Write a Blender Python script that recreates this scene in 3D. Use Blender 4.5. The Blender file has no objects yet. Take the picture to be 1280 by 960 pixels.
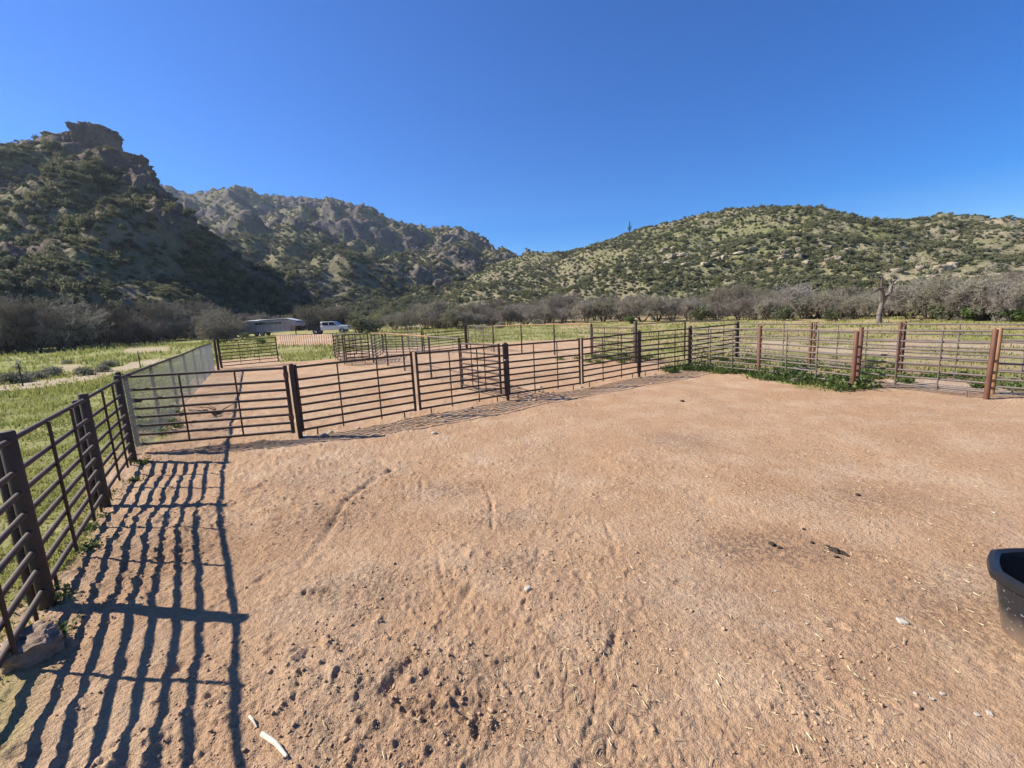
import bpy, math, random
import numpy as np
from mathutils import Matrix, Vector

random.seed(7)
RNG = np.random.default_rng(11)
SC = bpy.context.scene
COL = SC.collection

# ------------------------------------------------------------------ camera
FPX, CAMH, ROLL, HORY = 540.0, 2.1, 0.047, 393.5      # focal length in px of a 1280x960 picture, eye height
_d = np.array([math.tan(ROLL), 1.0, -(HORY - 480) / FPX]); _d /= np.linalg.norm(_d)
UP = -_d
_z = np.array([0, 0, 1.0]); FWD = _z - UP * (_z @ UP); FWD /= np.linalg.norm(FWD)
RIGHT = np.cross(_d, FWD)
cam_data = bpy.data.cameras.new('camera'); cam = bpy.data.objects.new('camera', cam_data); COL.objects.link(cam)
xc = (RIGHT[0], FWD[0], UP[0]); yc = (-RIGHT[1], -FWD[1], -UP[1]); zc = (-RIGHT[2], -FWD[2], -UP[2])
cam.matrix_world = Matrix(((xc[0], yc[0], zc[0], 0), (xc[1], yc[1], zc[1], 0), (xc[2], yc[2], zc[2], CAMH), (0, 0, 0, 1)))
cam_data.sensor_width = 36.0; cam_data.lens = FPX / 1280 * 36.0
cam_data.clip_start = 0.05; cam_data.clip_end = 20000
SC.camera = cam

# ------------------------------------------------------------------ sky, sun, exposure
SUN_AZ, SUN_EL = -82.0, 40.0                            # degrees, azimuth clockwise from +Y
world = bpy.data.worlds.new('World'); SC.world = world; world.use_nodes = True
wn = world.node_tree.nodes; wl = world.node_tree.links
bg = wn['Background']; sky = wn.new('ShaderNodeTexSky'); sky.sky_type = 'NISHITA'
sky.sun_disc = False; sky.sun_elevation = math.radians(SUN_EL); sky.sun_rotation = math.radians(SUN_AZ % 360)
sky.altitude = 900; sky.air_density = 1.0; sky.dust_density = 0.15; sky.ozone_density = 3.0
hs = wn.new('ShaderNodeHueSaturation'); hs.inputs['Saturation'].default_value = 1.62; hs.inputs['Hue'].default_value = .516
wl.new(sky.outputs[0], hs.inputs['Color']); wl.new(hs.outputs[0], bg.inputs[0]); bg.inputs[1].default_value = 0.088
sun_data = bpy.data.lights.new('sun', 'SUN'); sun = bpy.data.objects.new('sun', sun_data); COL.objects.link(sun)
sun_data.energy = 5.0; sun_data.angle = math.radians(0.5); sun_data.color = (1.0, 0.95, 0.87)
_a, _e = math.radians(SUN_AZ), math.radians(SUN_EL)
SUNV = Vector((math.sin(_a) * math.cos(_e), math.cos(_a) * math.cos(_e), math.sin(_e)))
sun.rotation_euler = SUNV.to_track_quat('Z', 'Y').to_euler()
SC.view_settings.view_transform = 'Standard'; SC.view_settings.look = 'None'
SC.view_settings.exposure = 0.92; SC.view_settings.gamma = 1.0; SC.view_settings.use_curve_mapping = False
SC.render.engine = 'CYCLES'
SC.cycles.max_bounces = 6; SC.cycles.transparent_max_bounces = 8

# ------------------------------------------------------------------ noise
_TAB = np.random.default_rng(5).random(65536)
def _hash(ix, iy, iz=0):
    return _TAB[(ix * 73856093 ^ iy * 19349663 ^ iz * 83492791) & 65535]
def _fade(t): return t * t * t * (t * (t * 6 - 15) + 10)
def perlin(x, y, s=0):
    xi = np.floor(x).astype(np.int64); yi = np.floor(y).astype(np.int64)
    fx = x - xi; fy = y - yi; u = _fade(fx); v = _fade(fy); out = 0
    for dx in (0, 1):
        for dy in (0, 1):
            a = _hash(xi + dx, yi + dy, s) * 6.2831853
            g = np.cos(a) * (fx - dx) + np.sin(a) * (fy - dy)
            out = out + g * (u if dx else 1 - u) * (v if dy else 1 - v)
    return out * 1.5
def fbm(x, y, o=4, s=0, gain=.5):
    t = 0; a = 1.0; f = 1.0
    for i in range(o):
        t = t + a * perlin(x * f + 17.3 * i, y * f - 9.1 * i, s + i); a *= gain; f *= 2.03
    return t
def value3(p, s=0):
    i = np.floor(p).astype(np.int64); f = p - i; u = _fade(f); out = 0
    for dx in (0, 1):
        for dy in (0, 1):
            for dz in (0, 1):
                h = _hash(i[:, 0] + dx, i[:, 1] + dy, i[:, 2] + dz + 131 * s)
                out = out + h * (u[:, 0] if dx else 1 - u[:, 0]) * (u[:, 1] if dy else 1 - u[:, 1]) * (u[:, 2] if dz else 1 - u[:, 2])
    return out * 2 - 1
def sstep(a, b, x):
    t = np.clip((x - a) / (b - a), 0, 1); return t * t * (3 - 2 * t)

# ------------------------------------------------------------------ pixels to places
def ray(px, py):
    v = np.array([px - 640, py - 480, FPX]); return np.array([v @ RIGHT, v @ FWD, v @ UP])
def gz(r): return 0.0125 * np.clip(r - 35, 0, 110)       # the valley floor rises gently away from the pens
def on_ground(px, py, z=0.0):
    d = ray(px, py); zz = z
    for _ in range(12):
        t = (zz - CAMH) / d[2]
        if t <= 0: t = 120 / math.hypot(d[0], d[1])
        p = d * t; zz = z + float(gz(math.hypot(p[0], p[1])))
    return float(p[0]), float(p[1])
def at_dist(px, py, r):
    d = ray(px, py); t = r / math.hypot(d[0], d[1]); p = d * t
    return float(p[0]), float(p[1]), float(p[2] + CAMH)
def azel(px, py):
    d = ray(px, py); return math.degrees(math.atan2(d[0], d[1])), d[2] / math.hypot(d[0], d[1])

# ------------------------------------------------------------------ materials
def mat(name):
    m = bpy.data.materials.new(name); m.use_nodes = True
    nt = m.node_tree; return m, nt.nodes, nt.links, nt.nodes['Principled BSDF']
def ramp(n, l, src, stops):
    r = n.new('ShaderNodeValToRGB'); e = r.color_ramp.elements
    while len(e) < len(stops): e.new(0.5)
    for k, (p, c) in enumerate(stops):
        e[k].position = p; e[k].color = (c[0], c[1], c[2], 1) if isinstance(c, tuple) else (c, c, c, 1)
    l.new(src, r.inputs[0]); return r.outputs[0]
def noise(n, l, vec, scale, detail=4, rough=.55):
    t = n.new('ShaderNodeTexNoise'); t.inputs['Scale'].default_value = scale
    t.inputs['Detail'].default_value = detail; t.inputs['Roughness'].default_value = rough
    if vec is not None: l.new(vec, t.inputs['Vector'])
    return t.outputs['Fac']
def mix(n, l, fac, a, b, mode='MIX'):
    x = n.new('ShaderNodeMix'); x.data_type = 'RGBA'; x.blend_type = mode
    for s, v in ((0, fac), (6, a), (7, b)):
        if hasattr(v, 'is_linked'): l.new(v, x.inputs[s])
        elif s == 0: x.inputs[0].default_value = v
        else: x.inputs[s].default_value = (v[0], v[1], v[2], 1)
    return x.outputs[2]
def mth(n, l, op, a, b=0.0, clamp=False):
    x = n.new('ShaderNodeMath'); x.operation = op; x.use_clamp = clamp
    for i, v in ((0, a), (1, b)):
        if hasattr(v, 'is_linked'): l.new(v, x.inputs[i])
        else: x.inputs[i].default_value = v
    return x.outputs[0]
def attr(n, name):
    a = n.new('ShaderNodeAttribute'); a.attribute_name = name; return a.outputs['Fac']
def bump(n, l, h, strength, dist, bsdf):
    b = n.new('ShaderNodeBump'); b.inputs['Strength'].default_value = strength; b.inputs['Distance'].default_value = dist
    l.new(h, b.inputs['Height']); l.new(b.outputs[0], bsdf.inputs['Normal'])
def pos(n): return n.new('ShaderNodeNewGeometry').outputs['Position']
def objco(n): return n.new('ShaderNodeTexCoord').outputs['Object']

M = {}
def simple(name, col, rough=.7, metal=0.0, var=.25, scale=6.0, spec=.4, bumpd=0.0):
    m, n, l, b = mat(name)
    f = noise(n, l, objco(n), scale, 5)
    lo = tuple(c * (1 - var) for c in col); hi = tuple(min(1, c * (1 + var)) for c in col)
    l.new(ramp(n, l, f, [(.3, lo), (.7, hi)]), b.inputs['Base Color'])
    b.inputs['Roughness'].default_value = rough; b.inputs['Metallic'].default_value = metal
    b.inputs['Specular IOR Level'].default_value = spec
    if bumpd: bump(n, l, noise(n, l, objco(n), scale * 3, 5), .6, bumpd, b)
    M[name] = m; return m

def rust(name, dark, light, fac):
    m, n, l, b = mat(name)
    v = pos(n); f1 = noise(n, l, v, 3.0, 5, .65); f2 = noise(n, l, v, 34.0, 4, .6)
    c = ramp(n, l, f1, [(.32, dark), (fac, tuple((a + q) / 2 for a, q in zip(dark, light))), (.78, light)])
    c = mix(n, l, mth(n, l, 'MULTIPLY', f2, .7), c, tuple(q * .55 for q in dark))
    l.new(c, b.inputs['Base Color']); b.inputs['Roughness'].default_value = .62
    b.inputs['Specular IOR Level'].default_value = .45
    bump(n, l, f2, .25, .004, b); M[name] = m
rust('rust_dark', (.040, .023, .014), (.12, .064, .036), .55)
rust('rust_red', (.10, .040, .022), (.25, .105, .05), .5)
rust('rust_orange', (.30, .15, .055), (.50, .27, .12), .5)
rust('pipe_grey', (.115, .085, .068), (.24, .185, .15), .5)
simple('galvanised', (.42, .43, .43), .42, .55, .12, 20)
simple('black_plastic', (.012, .013, .016), .42, 0, .3, 9, .5)
simple('white_paint', (.60, .61, .62), .3, 0, .04, 2, .5)
simple('trailer_grey', (.33, .305, .285), .5, .15, .18, 1.5)
simple('dark_glass', (.015, .018, .02), .08, 0, .1, 3, .6)
simple('black_rubber', (.018, .018, .018), .8, 0, .2, 8)
simple('chrome', (.45, .45, .46), .25, .9, .1, 6)
simple('lamp_red', (.45, .03, .02), .3)
simple('bark', (.085, .066, .052), .95, 0, .4, 5, .1, .01)
simple('dead_wood', (.17, .14, .12), .9, 0, .35, 4, .1, .01)
simple('old_log', (.17, .135, .11), .95, 0, .4, 6, .1, .01)
simple('pale_stone', (.42, .37, .30), .9, 0, .15, 12, .2, .003)
simple('brown_stone', (.27, .19, .135), .95, 0, .35, 14, .2, .03)
simple('dung', (.055, .042, .033), .95, 0, .3, 30, .1, .004)
simple('straw', (.55, .46, .27), .8, 0, .2, 30, .2)
simple('bleached_stick', (.62, .55, .42), .8, 0, .2, 15, .2)
simple('saguaro_green', (.07, .095, .045), .8, 0, .2, 2, .2)

def leafy(name, a, b_, trans=.25, hv=.05):
    m, n, l, b = mat(name)
    oi = n.new('ShaderNodeObjectInfo').outputs['Random']
    f = noise(n, l, objco(n), 2.2, 3)
    f = mth(n, l, 'ADD', mth(n, l, 'MULTIPLY', f, .55), mth(n, l, 'MULTIPLY', oi, .6))
    c = ramp(n, l, f, [(.2, a), (.85, b_)])
    l.new(c, b.inputs['Base Color']); b.inputs['Roughness'].default_value = .75
    b.inputs['Specular IOR Level'].default_value = .2
    tr = n.new('ShaderNodeBsdfTranslucent'); l.new(c, tr.inputs['Color'])
    mx = n.new('ShaderNodeMixShader'); mx.inputs[0].default_value = trans
    l.new(b.outputs[0], mx.inputs[1]); l.new(tr.outputs[0], mx.inputs[2])
    l.new(mx.outputs[0], n['Material Output'].inputs['Surface']); M[name] = m
def twigm(name, a, b_, c_):
    m, n, l, b = mat(name); oi = n.new('ShaderNodeObjectInfo').outputs['Random']; f = noise(n, l, objco(n), 1.1, 3)
    c = ramp(n, l, mth(n, l, 'ADD', mth(n, l, 'MULTIPLY', oi, .75), mth(n, l, 'MULTIPLY', f, .3)), [(.15, a), (.5, b_), (.9, c_)])
    l.new(c, b.inputs['Base Color']); b.inputs['Roughness'].default_value = .95; b.inputs['Specular IOR Level'].default_value = .05; M[name] = m
twigm('twig', (.20, .165, .13), (.30, .262, .22), (.27, .245, .165)); twigm('twig_dark', (.15, .122, .095), (.225, .19, .155), (.21, .185, .12))
leafy('leaf_creosote', (.125, .132, .066), (.195, .19, .10), .32)
leafy('leaf_paloverde', (.16, .16, .065), (.235, .22, .105), .32)
leafy('leaf_sage', (.19, .19, .125), (.29, .275, .19), .32)
leafy('leaf_dark', (.075, .085, .042), (.13, .135, .070), .32)
leafy('leaf_weed', (.075, .115, .028), (.15, .19, .06), .3)
leafy('leaf_dry', (.22, .18, .11), (.30, .25, .16))

def grass_mat(name, a, b_):
    m, n, l, b = mat(name)
    v = pos(n); f = noise(n, l, v, .55, 4); f2 = noise(n, l, v, 14, 2)
    c = ramp(n, l, mth(n, l, 'ADD', mth(n, l, 'MULTIPLY', f, .75), mth(n, l, 'MULTIPLY', f2, .3)), [(.35, a), (.7, b_)])
    l.new(c, b.inputs['Base Color']); b.inputs['Roughness'].default_value = .6
    b.inputs['Specular IOR Level'].default_value = .25
    tr = n.new('ShaderNodeBsdfTranslucent'); l.new(c, tr.inputs['Color'])
    mx = n.new('ShaderNodeMixShader'); mx.inputs[0].default_value = .4
    l.new(b.outputs[0], mx.inputs[1]); l.new(tr.outputs[0], mx.inputs[2])
    l.new(mx.outputs[0], n['Material Output'].inputs['Surface']); M[name] = m
grass_mat('grass', (.17, .20, .045), (.40, .37, .12))

def ground_mat():
    m, n, l, b = mat('ground')
    v = pos(n)
    big = noise(n, l, v, .38, 4, .5); mid = noise(n, l, v, 2.6, 6, .62); fine = noise(n, l, v, 26, 6, .68); vf = noise(n, l, v, 110, 3, .6)
    c = ramp(n, l, big, [(.30, (.435, .262, .140)), (.5, (.46, .294, .170)), (.72, (.49, .335, .205))])
    c = mix(n, l, mth(n, l, 'MULTIPLY', ramp(n, l, mid, [(.35, 0.0), (.68, 1.0)]), .5), c, (.34, .195, .108))
    c = mix(n, l, mth(n, l, 'MULTIPLY', attr(n, 'red'), .45), c, (.44, .26, .14))
    c = mix(n, l, mth(n, l, 'MULTIPLY', ramp(n, l, fine, [(.50, 0.0), (.74, 1.0)]), .45), c, (.24, .14, .085))
    c = mix(n, l, mth(n, l, 'MULTIPLY', ramp(n, l, vf, [(.56, 0.0), (.72, 1.0)]), .35), c, (.62, .48, .34))
    m2 = noise(n, l, v, 6.5, 6, .7); c = mix(n, l, mth(n, l, 'MULTIPLY', ramp(n, l, m2, [(.52, 0.0), (.70, 1.0)]), .38), c, (.25, .145, .085))
    m3 = noise(n, l, v, 1.1, 5, .65); c = mix(n, l, mth(n, l, 'MULTIPLY', ramp(n, l, m3, [(.46, 0.0), (.70, 1.0)]), .55), c, (.56, .415, .275))
    vo = n.new('ShaderNodeTexVoronoi'); vo.inputs['Scale'].default_value = 13.0; l.new(v, vo.inputs['Vector'])
    sp = mth(n, l, 'MULTIPLY', ramp(n, l, vo.outputs['Distance'], [(.10, 1.0), (.22, 0.0)]), ramp(n, l, m3, [(.40, .0), (.60, .8)]))
    c = mix(n, l, mth(n, l, 'MULTIPLY', sp, .6), c, (.17, .105, .07))
    dk = mth(n, l, 'MULTIPLY', attr(n, 'dung'), ramp(n, l, fine, [(.40, 0.0), (.56, 1.0)]))
    c = mix(n, l, mth(n, l, 'MULTIPLY', dk, .8), c, (.13, .085, .06))
    pale = ramp(n, l, mid, [(.3, (.38, .29, .20)), (.7, (.53, .43, .32))])
    c = mix(n, l, mth(n, l, 'MULTIPLY', attr(n, 'pale'), ramp(n, l, m3, [(.30, .45), (.55, 1.0)])), c, pale)
    gcol = ramp(n, l, mth(n, l, 'ADD', mth(n, l, 'MULTIPLY', big, .5), mth(n, l, 'MULTIPLY', mid, .5)),
                [(.38, (.16, .18, .042)), (.5, (.27, .27, .08)), (.62, (.40, .345, .155))])
    gcol = mix(n, l, mth(n, l, 'MULTIPLY', fine, .4), gcol, (.08, .095, .03))
    gm = mth(n, l, 'MULTIPLY', attr(n, 'green'), ramp(n, l, mth(n, l, 'ADD', mth(n, l, 'MULTIPLY', mid, .7), mth(n, l, 'MULTIPLY', fine, .3)), [(.28, .55), (.5, 1.0)]))
    c = mix(n, l, gm, c, gcol)
    l.new(c, b.inputs['Base Color']); b.inputs['Roughness'].default_value = .95; b.inputs['Specular IOR Level'].default_value = .12
    h = mth(n, l, 'ADD', mth(n, l, 'MULTIPLY', fine, 1.0), mth(n, l, 'ADD', mth(n, l, 'MULTIPLY', vf, .45), mth(n, l, 'MULTIPLY', m2, 1.6)))
    bump(n, l, h, .9, .026, b)
    M['ground'] = m
ground_mat()

def hill_mat(name, soil, soil2, green, green2, rock, rock2, s=1.0):
    m, n, l, b = mat(name)
    v = pos(n); big = noise(n, l, v, .018 * s, 5, .6); mid = noise(n, l, v, .16 * s, 5, .6); fine = noise(n, l, v, .9 * s, 4, .6)
    so = ramp(n, l, fine, [(.3, soil), (.7, soil2)])
    gr = ramp(n, l, fine, [(.3, green), (.7, green2)])
    c = mix(n, l, ramp(n, l, mth(n, l, 'ADD', mth(n, l, 'MULTIPLY', big, .5), mth(n, l, 'MULTIPLY', mid, .5)), [(.40, 0.0), (.58, 1.0)]), so, gr)
    ro = ramp(n, l, mth(n, l, 'ADD', mth(n, l, 'MULTIPLY', mid, .5), mth(n, l, 'MULTIPLY', fine, .5)), [(.35, rock), (.65, rock2)])
    c = mix(n, l, attr(n, 'rock'), c, ro)
    l.new(c, b.inputs['Base Color']); b.inputs['Roughness'].default_value = .97; b.inputs['Specular IOR Level'].default_value = .05
    bump(n, l, mth(n, l, 'ADD', fine, mth(n, l, 'MULTIPLY', mid, 2.0)), .9, 1.0, b); M[name] = m
hill_mat('hill_rocky', (.17, .135, .085), (.26, .205, .13), (.11, .112, .045), (.17, .165, .07), (.105, .075, .058), (.20, .145, .11))
hill_mat('hill_far', (.185, .15, .095), (.26, .21, .135), (.105, .105, .048), (.16, .15, .07), (.085, .070, .060), (.165, .138, .115), .45)
hill_mat('hill_shrubby', (.22, .18, .115), (.32, .265, .175), (.135, .135, .058), (.20, .19, .085), (.34, .28, .21), (.52, .45, .35))
def rock_mat(name, a, b_, c_):
    m, n, l, b = mat(name)
    v = objco(n); f = noise(n, l, v, .22, 6, .65); f2 = noise(n, l, v, 1.4, 5, .65)
    c = ramp(n, l, mth(n, l, 'ADD', mth(n, l, 'MULTIPLY', f, .6), mth(n, l, 'MULTIPLY', f2, .4)), [(.36, a), (.5, b_), (.66, c_)])
    l.new(c, b.inputs['Base Color']); b.inputs['Roughness'].default_value = .95; b.inputs['Specular IOR Level'].default_value = .08
    bump(n, l, f2, .8, .5, b); M[name] = m
rock_mat('cliff', (.085, .066, .056), (.15, .12, .10), (.23, .185, .15))
rock_mat('crag', (.08, .066, .057), (.13, .108, .092), (.185, .155, .13))
rock_mat('pale_rock', (.22, .175, .125), (.34, .28, .205), (.46, .39, .30))

# ------------------------------------------------------------------ object helpers
def mesh_np(name, V, F, smooth=False):
    me = bpy.data.meshes.new(name); V = np.asarray(V, np.float32); F = np.asarray(F, np.int32)
    k = F.shape[1]; me.vertices.add(len(V)); me.vertices.foreach_set('co', V.ravel())
    me.loops.add(F.size); me.loops.foreach_set('vertex_index', F.ravel())
    me.polygons.add(len(F)); me.polygons.foreach_set('loop_start', np.arange(0, F.size, k, dtype=np.int32))
    me.polygons.foreach_set('loop_total', np.full(len(F), k, np.int32))
    if smooth: me.polygons.foreach_set('use_smooth', np.ones(len(F), bool))
    me.update(calc_edges=True); me.validate(); return me
def link(name, data, m=None, parent=None, **props):
    if data is not None and m is not None and not data.materials: data.materials.append(M[m])
    o = bpy.data.objects.new(name, data); COL.objects.link(o)
    if parent is not None: o.parent = parent
    for k, v in props.items(): o[k] = v
    return o
def tag(o, label, cat, group=None):
    o['label'] = label; o['category'] = cat
    if group: o['group'] = group
    return o
def empty(name, loc, rz, label, cat, group=None):
    o = link(name, None); o.location = loc; o.rotation_euler = (0, 0, rz); o.empty_display_size = .2
    return tag(o, label, cat, group)
def dup(root, loc, rz, s=1.0, label=None, group=None):
    r = root.copy(); COL.objects.link(r); r.location = loc; r.rotation_euler = (0, 0, rz); r.scale = s if isinstance(s, tuple) else (s, s, s)
    if label: r['label'] = label
    if group: r['group'] = group
    for ch in root.children:
        c = ch.copy(); COL.objects.link(c); c.parent = r
        for g in ch.children:
            d = g.copy(); COL.objects.link(d); d.parent = c
    return r

class MB:
    def __init__(s): s.v = []; s.f = []
    def tube(s, p0, p1, r0, r1=None, n=8, caps=True):
        r1 = r0 if r1 is None else r1
        p0 = np.array(p0, float); p1 = np.array(p1, float); d = p1 - p0; L = np.linalg.norm(d); d = d / (L if L else 1)
        a = np.array([0, 0, 1.]) if abs(d[2]) < .9 else np.array([1., 0, 0])
        u = np.cross(d, a); u /= np.linalg.norm(u); w = np.cross(d, u); b = len(s.v)
        for (p, r) in ((p0, r0), (p1, r1)):
            for k in range(n):
                t = 2 * math.pi * k / n; s.v.append(tuple(p + r * (math.cos(t) * u + math.sin(t) * w)))
        for k in range(n): s.f.append((b + k, b + n + k, b + n + (k + 1) % n, b + (k + 1) % n))
        if caps: s.f.append(tuple(b + k for k in range(n))); s.f.append(tuple(b + n + k for k in reversed(range(n))))
        return s
    def path(s, pts, rad, n=8):
        for i in range(len(pts) - 1):
            ra = rad[i] if isinstance(rad, (list, tuple)) else rad; rb = rad[i + 1] if isinstance(rad, (list, tuple)) else rad
            s.tube(pts[i], pts[i + 1], ra, rb, n)
        return s
    def box(s, c, d, rz=0.0, taper=1.0):
        b = len(s.v); hx, hy, hz = d[0] / 2, d[1] / 2, d[2] / 2; cs, sn = math.cos(rz), math.sin(rz)
        for z in (-hz, hz):
            k = taper if z > 0 else 1
            for (x, y) in ((-hx, -hy), (hx, -hy), (hx, hy), (-hx, hy)):
                x, y = x * k, y * k
                s.v.append((c[0] + x * cs - y * sn, c[1] + x * sn + y * cs, c[2] + z))
        s.f += [(b + 3, b + 2, b + 1, b), (b + 4, b + 5, b + 6, b + 7)] + [(b + i, b + (i + 1) % 4, b + 4 + (i + 1) % 4, b + 4 + i) for i in range(4)]
        return s
    def prism(s, prof, y0, y1):
        """side profile [(x,z)...] counter-clockwise, extruded along y"""
        b = len(s.v); n = len(prof)
        for y in (y0, y1):
            for (x, z) in prof: s.v.append((x, y, z))
        for i in range(n): s.f.append((b + i, b + (i + 1) % n, b + n + (i + 1) % n, b + n + i))
        s.f.append(tuple(b + i for i in reversed(range(n)))); s.f.append(tuple(b + n + i for i in range(n)))
        return s
    def lathe(s, prof, n=24, c=(0, 0, 0)):
        b = len(s.v); m = len(prof)
        for (r, z) in prof:
            for k in range(n):
                t = 2 * math.pi * k / n; s.v.append((c[0] + r * math.cos(t), c[1] + r * math.sin(t), c[2] + z))
        for i in range(m - 1):
            for k in range(n):
                s.f.append((b + i * n + k, b + i * n + (k + 1) % n, b + (i + 1) * n + (k + 1) % n, b + (i + 1) * n + k))
        return s
    def mesh(s, name, smooth=False):
        me = bpy.data.meshes.new(name); me.from_pydata(s.v, [], s.f); me.update()
        if smooth:
            me.polygons.foreach_set('use_smooth', np.ones(len(me.polygons), bool))
            me.set_sharp_from_angle(angle=math.radians(42))
        return me
    def build(s, name, m, parent=None, smooth=True, **p): return link(name, s.mesh(name, smooth), m, parent, **p)

# ------------------------------------------------------------------ ground
def inside(poly, x, y):
    r = np.zeros(x.shape, bool); n = len(poly); j = n - 1
    for i in range(n):
        (xi, yi), (xj, yj) = poly[i], poly[j]
        r ^= ((yi > y) != (yj > y)) & (x < (xj - xi) * (y - yi) / (yj - yi + 1e-12) + xi); j = i
    return r
def gpoly(px): return [on_ground(*p) for p in px]
LF = [(-0.95, -0.90), (-2.35, 1.12), (-3.75, 3.13), (-5.15, 5.14), (-6.25, 6.84)]     # left fence posts
MESH_END = (-15.18, 22.05)
CP = [(-4.06, 7.98), (-2.07, 9.21), (-.12, 10.52), (1.93, 11.84), (3.94, 13.21), (6.16, 14.80)]
D950, D1067, D1075, D1240, D1252, DEND = (7.21, 12.46), (8.03, 10.01), (8.42, 10.35), (9.51, 8.46), (10.05, 8.85), (11.3, 6.75)
C921, C1009, C1127, CEND = (8.87, 16.86), (9.75, 13.9), (10.35, 11.4), (12.0, 8.6)
A_POSTS = [(-7.11, 22.33), (-5.72, 20.02), (-4.46, 18.0), (-2.81, 15.03), (-1.49, 12.66)]
B_POSTS = [(-.96, 25.28), (.62, 23.4), (2.2, 21.5), (3.71, 19.67)]
B794, B853 = (4.85, 16.75), (7.07, 17.5)

def _side(a, b, x, y): return -((x - a[0]) * (b[1] - a[1]) - (y - a[1]) * (b[0] - a[0])) / math.hypot(b[0] - a[0], b[1] - a[1])
def left_of_fence(x, y):                                  # metres to the left of the fence line
    return np.where(y < LF[4][1], _side(LF[0], LF[4], x, y), _side(LF[4], MESH_END, x, y))
POLY_ROAD = gpoly([(-500, 520), (-200, 502), (0, 490), (70, 484), (145, 468), (215, 449), (190, 450), (150, 457), (105, 468), (60, 475), (0, 481), (-200, 490), (-500, 500)])
POLY_ROAD2 = gpoly([(60, 466), (110, 462), (105, 455), (75, 456)])
POLY_ROAD3 = gpoly([(150, 444), (215, 440), (215, 434), (160, 436)])
POLY_LAWN = gpoly([(352, 432), (420, 433), (420, 448), (356, 453)])
POLY_BACK = gpoly([(440, 428), (560, 427), (625, 425), (690, 423), (735, 422), (752, 434), (735, 446), (775, 452), (800, 446), (845, 455), (862, 464), (885, 460), (925, 463), (950, 472), (1000, 486),
                   (1055, 489), (1062, 478), (1090, 470), (1150, 462), (1240, 472), (1300, 470), (1700, 500), (1700, 401), (1280, 402), (1000, 403), (700, 407), (560, 411), (440, 416)])
POLY_WASH = gpoly([(925, 428), (960, 440), (1010, 440), (1100, 446), (1180, 450), (1300, 455), (1700, 480), (1700, 440), (1300, 430), (1180, 424), (1000, 425)])
POLY_WASH2 = gpoly([(1080, 480), (1140, 470), (1260, 480), (1262, 492), (1180, 486), (1110, 480)])
POLY_FAR = gpoly([(345, 431), (420, 432), (420, 417), (345, 418)])
def masks(x, y):
    wx = x + .55 * fbm(x * .55, y * .55, 4, 3); wy = y + .55 * fbm(x * .55, y * .55, 4, 9)
    r = np.hypot(x, y)
    lf = left_of_fence(wx, wy)
    green = sstep(.0, .7, lf)
    far = (r > 34) | ((y < 0) & (r > 14)) | (x > 14)
    green = np.where(far, np.maximum(green, .8), green)
    for p in (POLY_LAWN, POLY_BACK): green = np.where(inside(p, wx, wy), np.maximum(green, .92), green)
    green = np.where((x > 6) & (y > 8), green * (.42 + .58 * sstep(-.2, .3, fbm(x * .33, y * .33, 4, 55))), green)
    pale = np.zeros_like(x)
    for p in (POLY_ROAD, POLY_ROAD2, POLY_ROAD3, POLY_WASH, POLY_WASH2):
        q = inside(p, wx, wy); pale = np.where(q, .8 if p is POLY_ROAD else .65, pale)
    pale = pale * np.where(inside(POLY_WASH, wx, wy), .45 + .55 * sstep(-.25, .2, fbm(x * .4, y * .4, 4, 77)), 1)
    green = np.where(inside(POLY_FAR, wx, wy), 0, green)
    green = np.where(pale > .3, green * (1 - pale) , green)
    return green, pale
GROOVES = [([(530, 812), (505, 838), (482, 866)], .05, .055), ([(757, 655), (765, 672), (770, 692)], .03, .03), ([(770, 785), (765, 820), (757, 850)], .03, .035),
           ([(752, 862), (742, 900), (730, 940)], .022, .02), ([(606, 606), (614, 625), (616, 660)], .03, .03), ([(488, 588), (462, 605), (430, 630), (405, 672), (390, 690)], .05, .04),
           ([(548, 690), (550, 712), (556, 742)], .025, .025), ([(440, 566), (470, 573), (490, 588)], .06, .035), ([(506, 602), (507, 620)], .03, .025), ([(527, 600), (526, 622)], .03, .025),
           ([(545, 613), (560, 608), (575, 606)], .06, .04), ([(590, 730), (575, 750)], .04, .035), ([(385, 742), (420, 735), (445, 722)], .06, .04), ([(660, 742), (640, 800), (610, 880)], .02, .012),
           ([(700, 560), (690, 640), (660, 742)], .03, .010), ([(520, 640), (490, 668)], .03, .015), ([(870, 610), (940, 600), (1010, 596)], .06, .012), ([(930, 640), (1000, 660), (1060, 690)], .10, .02)]
GROOVES = [([np.array(on_ground(*p)) for p in g], w, d) for g, w, d in GROOVES]
HOLES = [on_ground(*p) for p in [(552, 878), (578, 866), (540, 905), (600, 900), (575, 930), (520, 890), (560, 905), (595, 925), (490, 905), (500, 880), (610, 868), (575, 690), (585, 712), (445, 745), (640, 705), (655, 700), (400, 640), (380, 700),
                                 (410, 740), (350, 650), (330, 720), (360, 770), (340, 800), (380, 830), (420, 850), (360, 890), (420, 910), (455, 870), (250, 650), (200, 700), (180, 760), (230, 830), (150, 830), (110, 900)]]
_hr = np.random.default_rng(77); HOOVES = []
for _ in range(34):                                        # horses crossing the pen: short trails of prints
    hr_ = 1.9 + 7.5 * _hr.random(); ht = math.radians(_hr.uniform(-38, 46)); hx_, hy_, hd = hr_ * math.sin(ht), hr_ * math.cos(ht), _hr.uniform(0, 6.28)
    for k_ in range(6):
        hx_ += .42 * math.cos(hd) + _hr.normal() * .09; hy_ += .42 * math.sin(hd) + _hr.normal() * .09; hd += _hr.normal() * .2; HOOVES.append((hx_, hy_, hd + _hr.normal() * .2))
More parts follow.
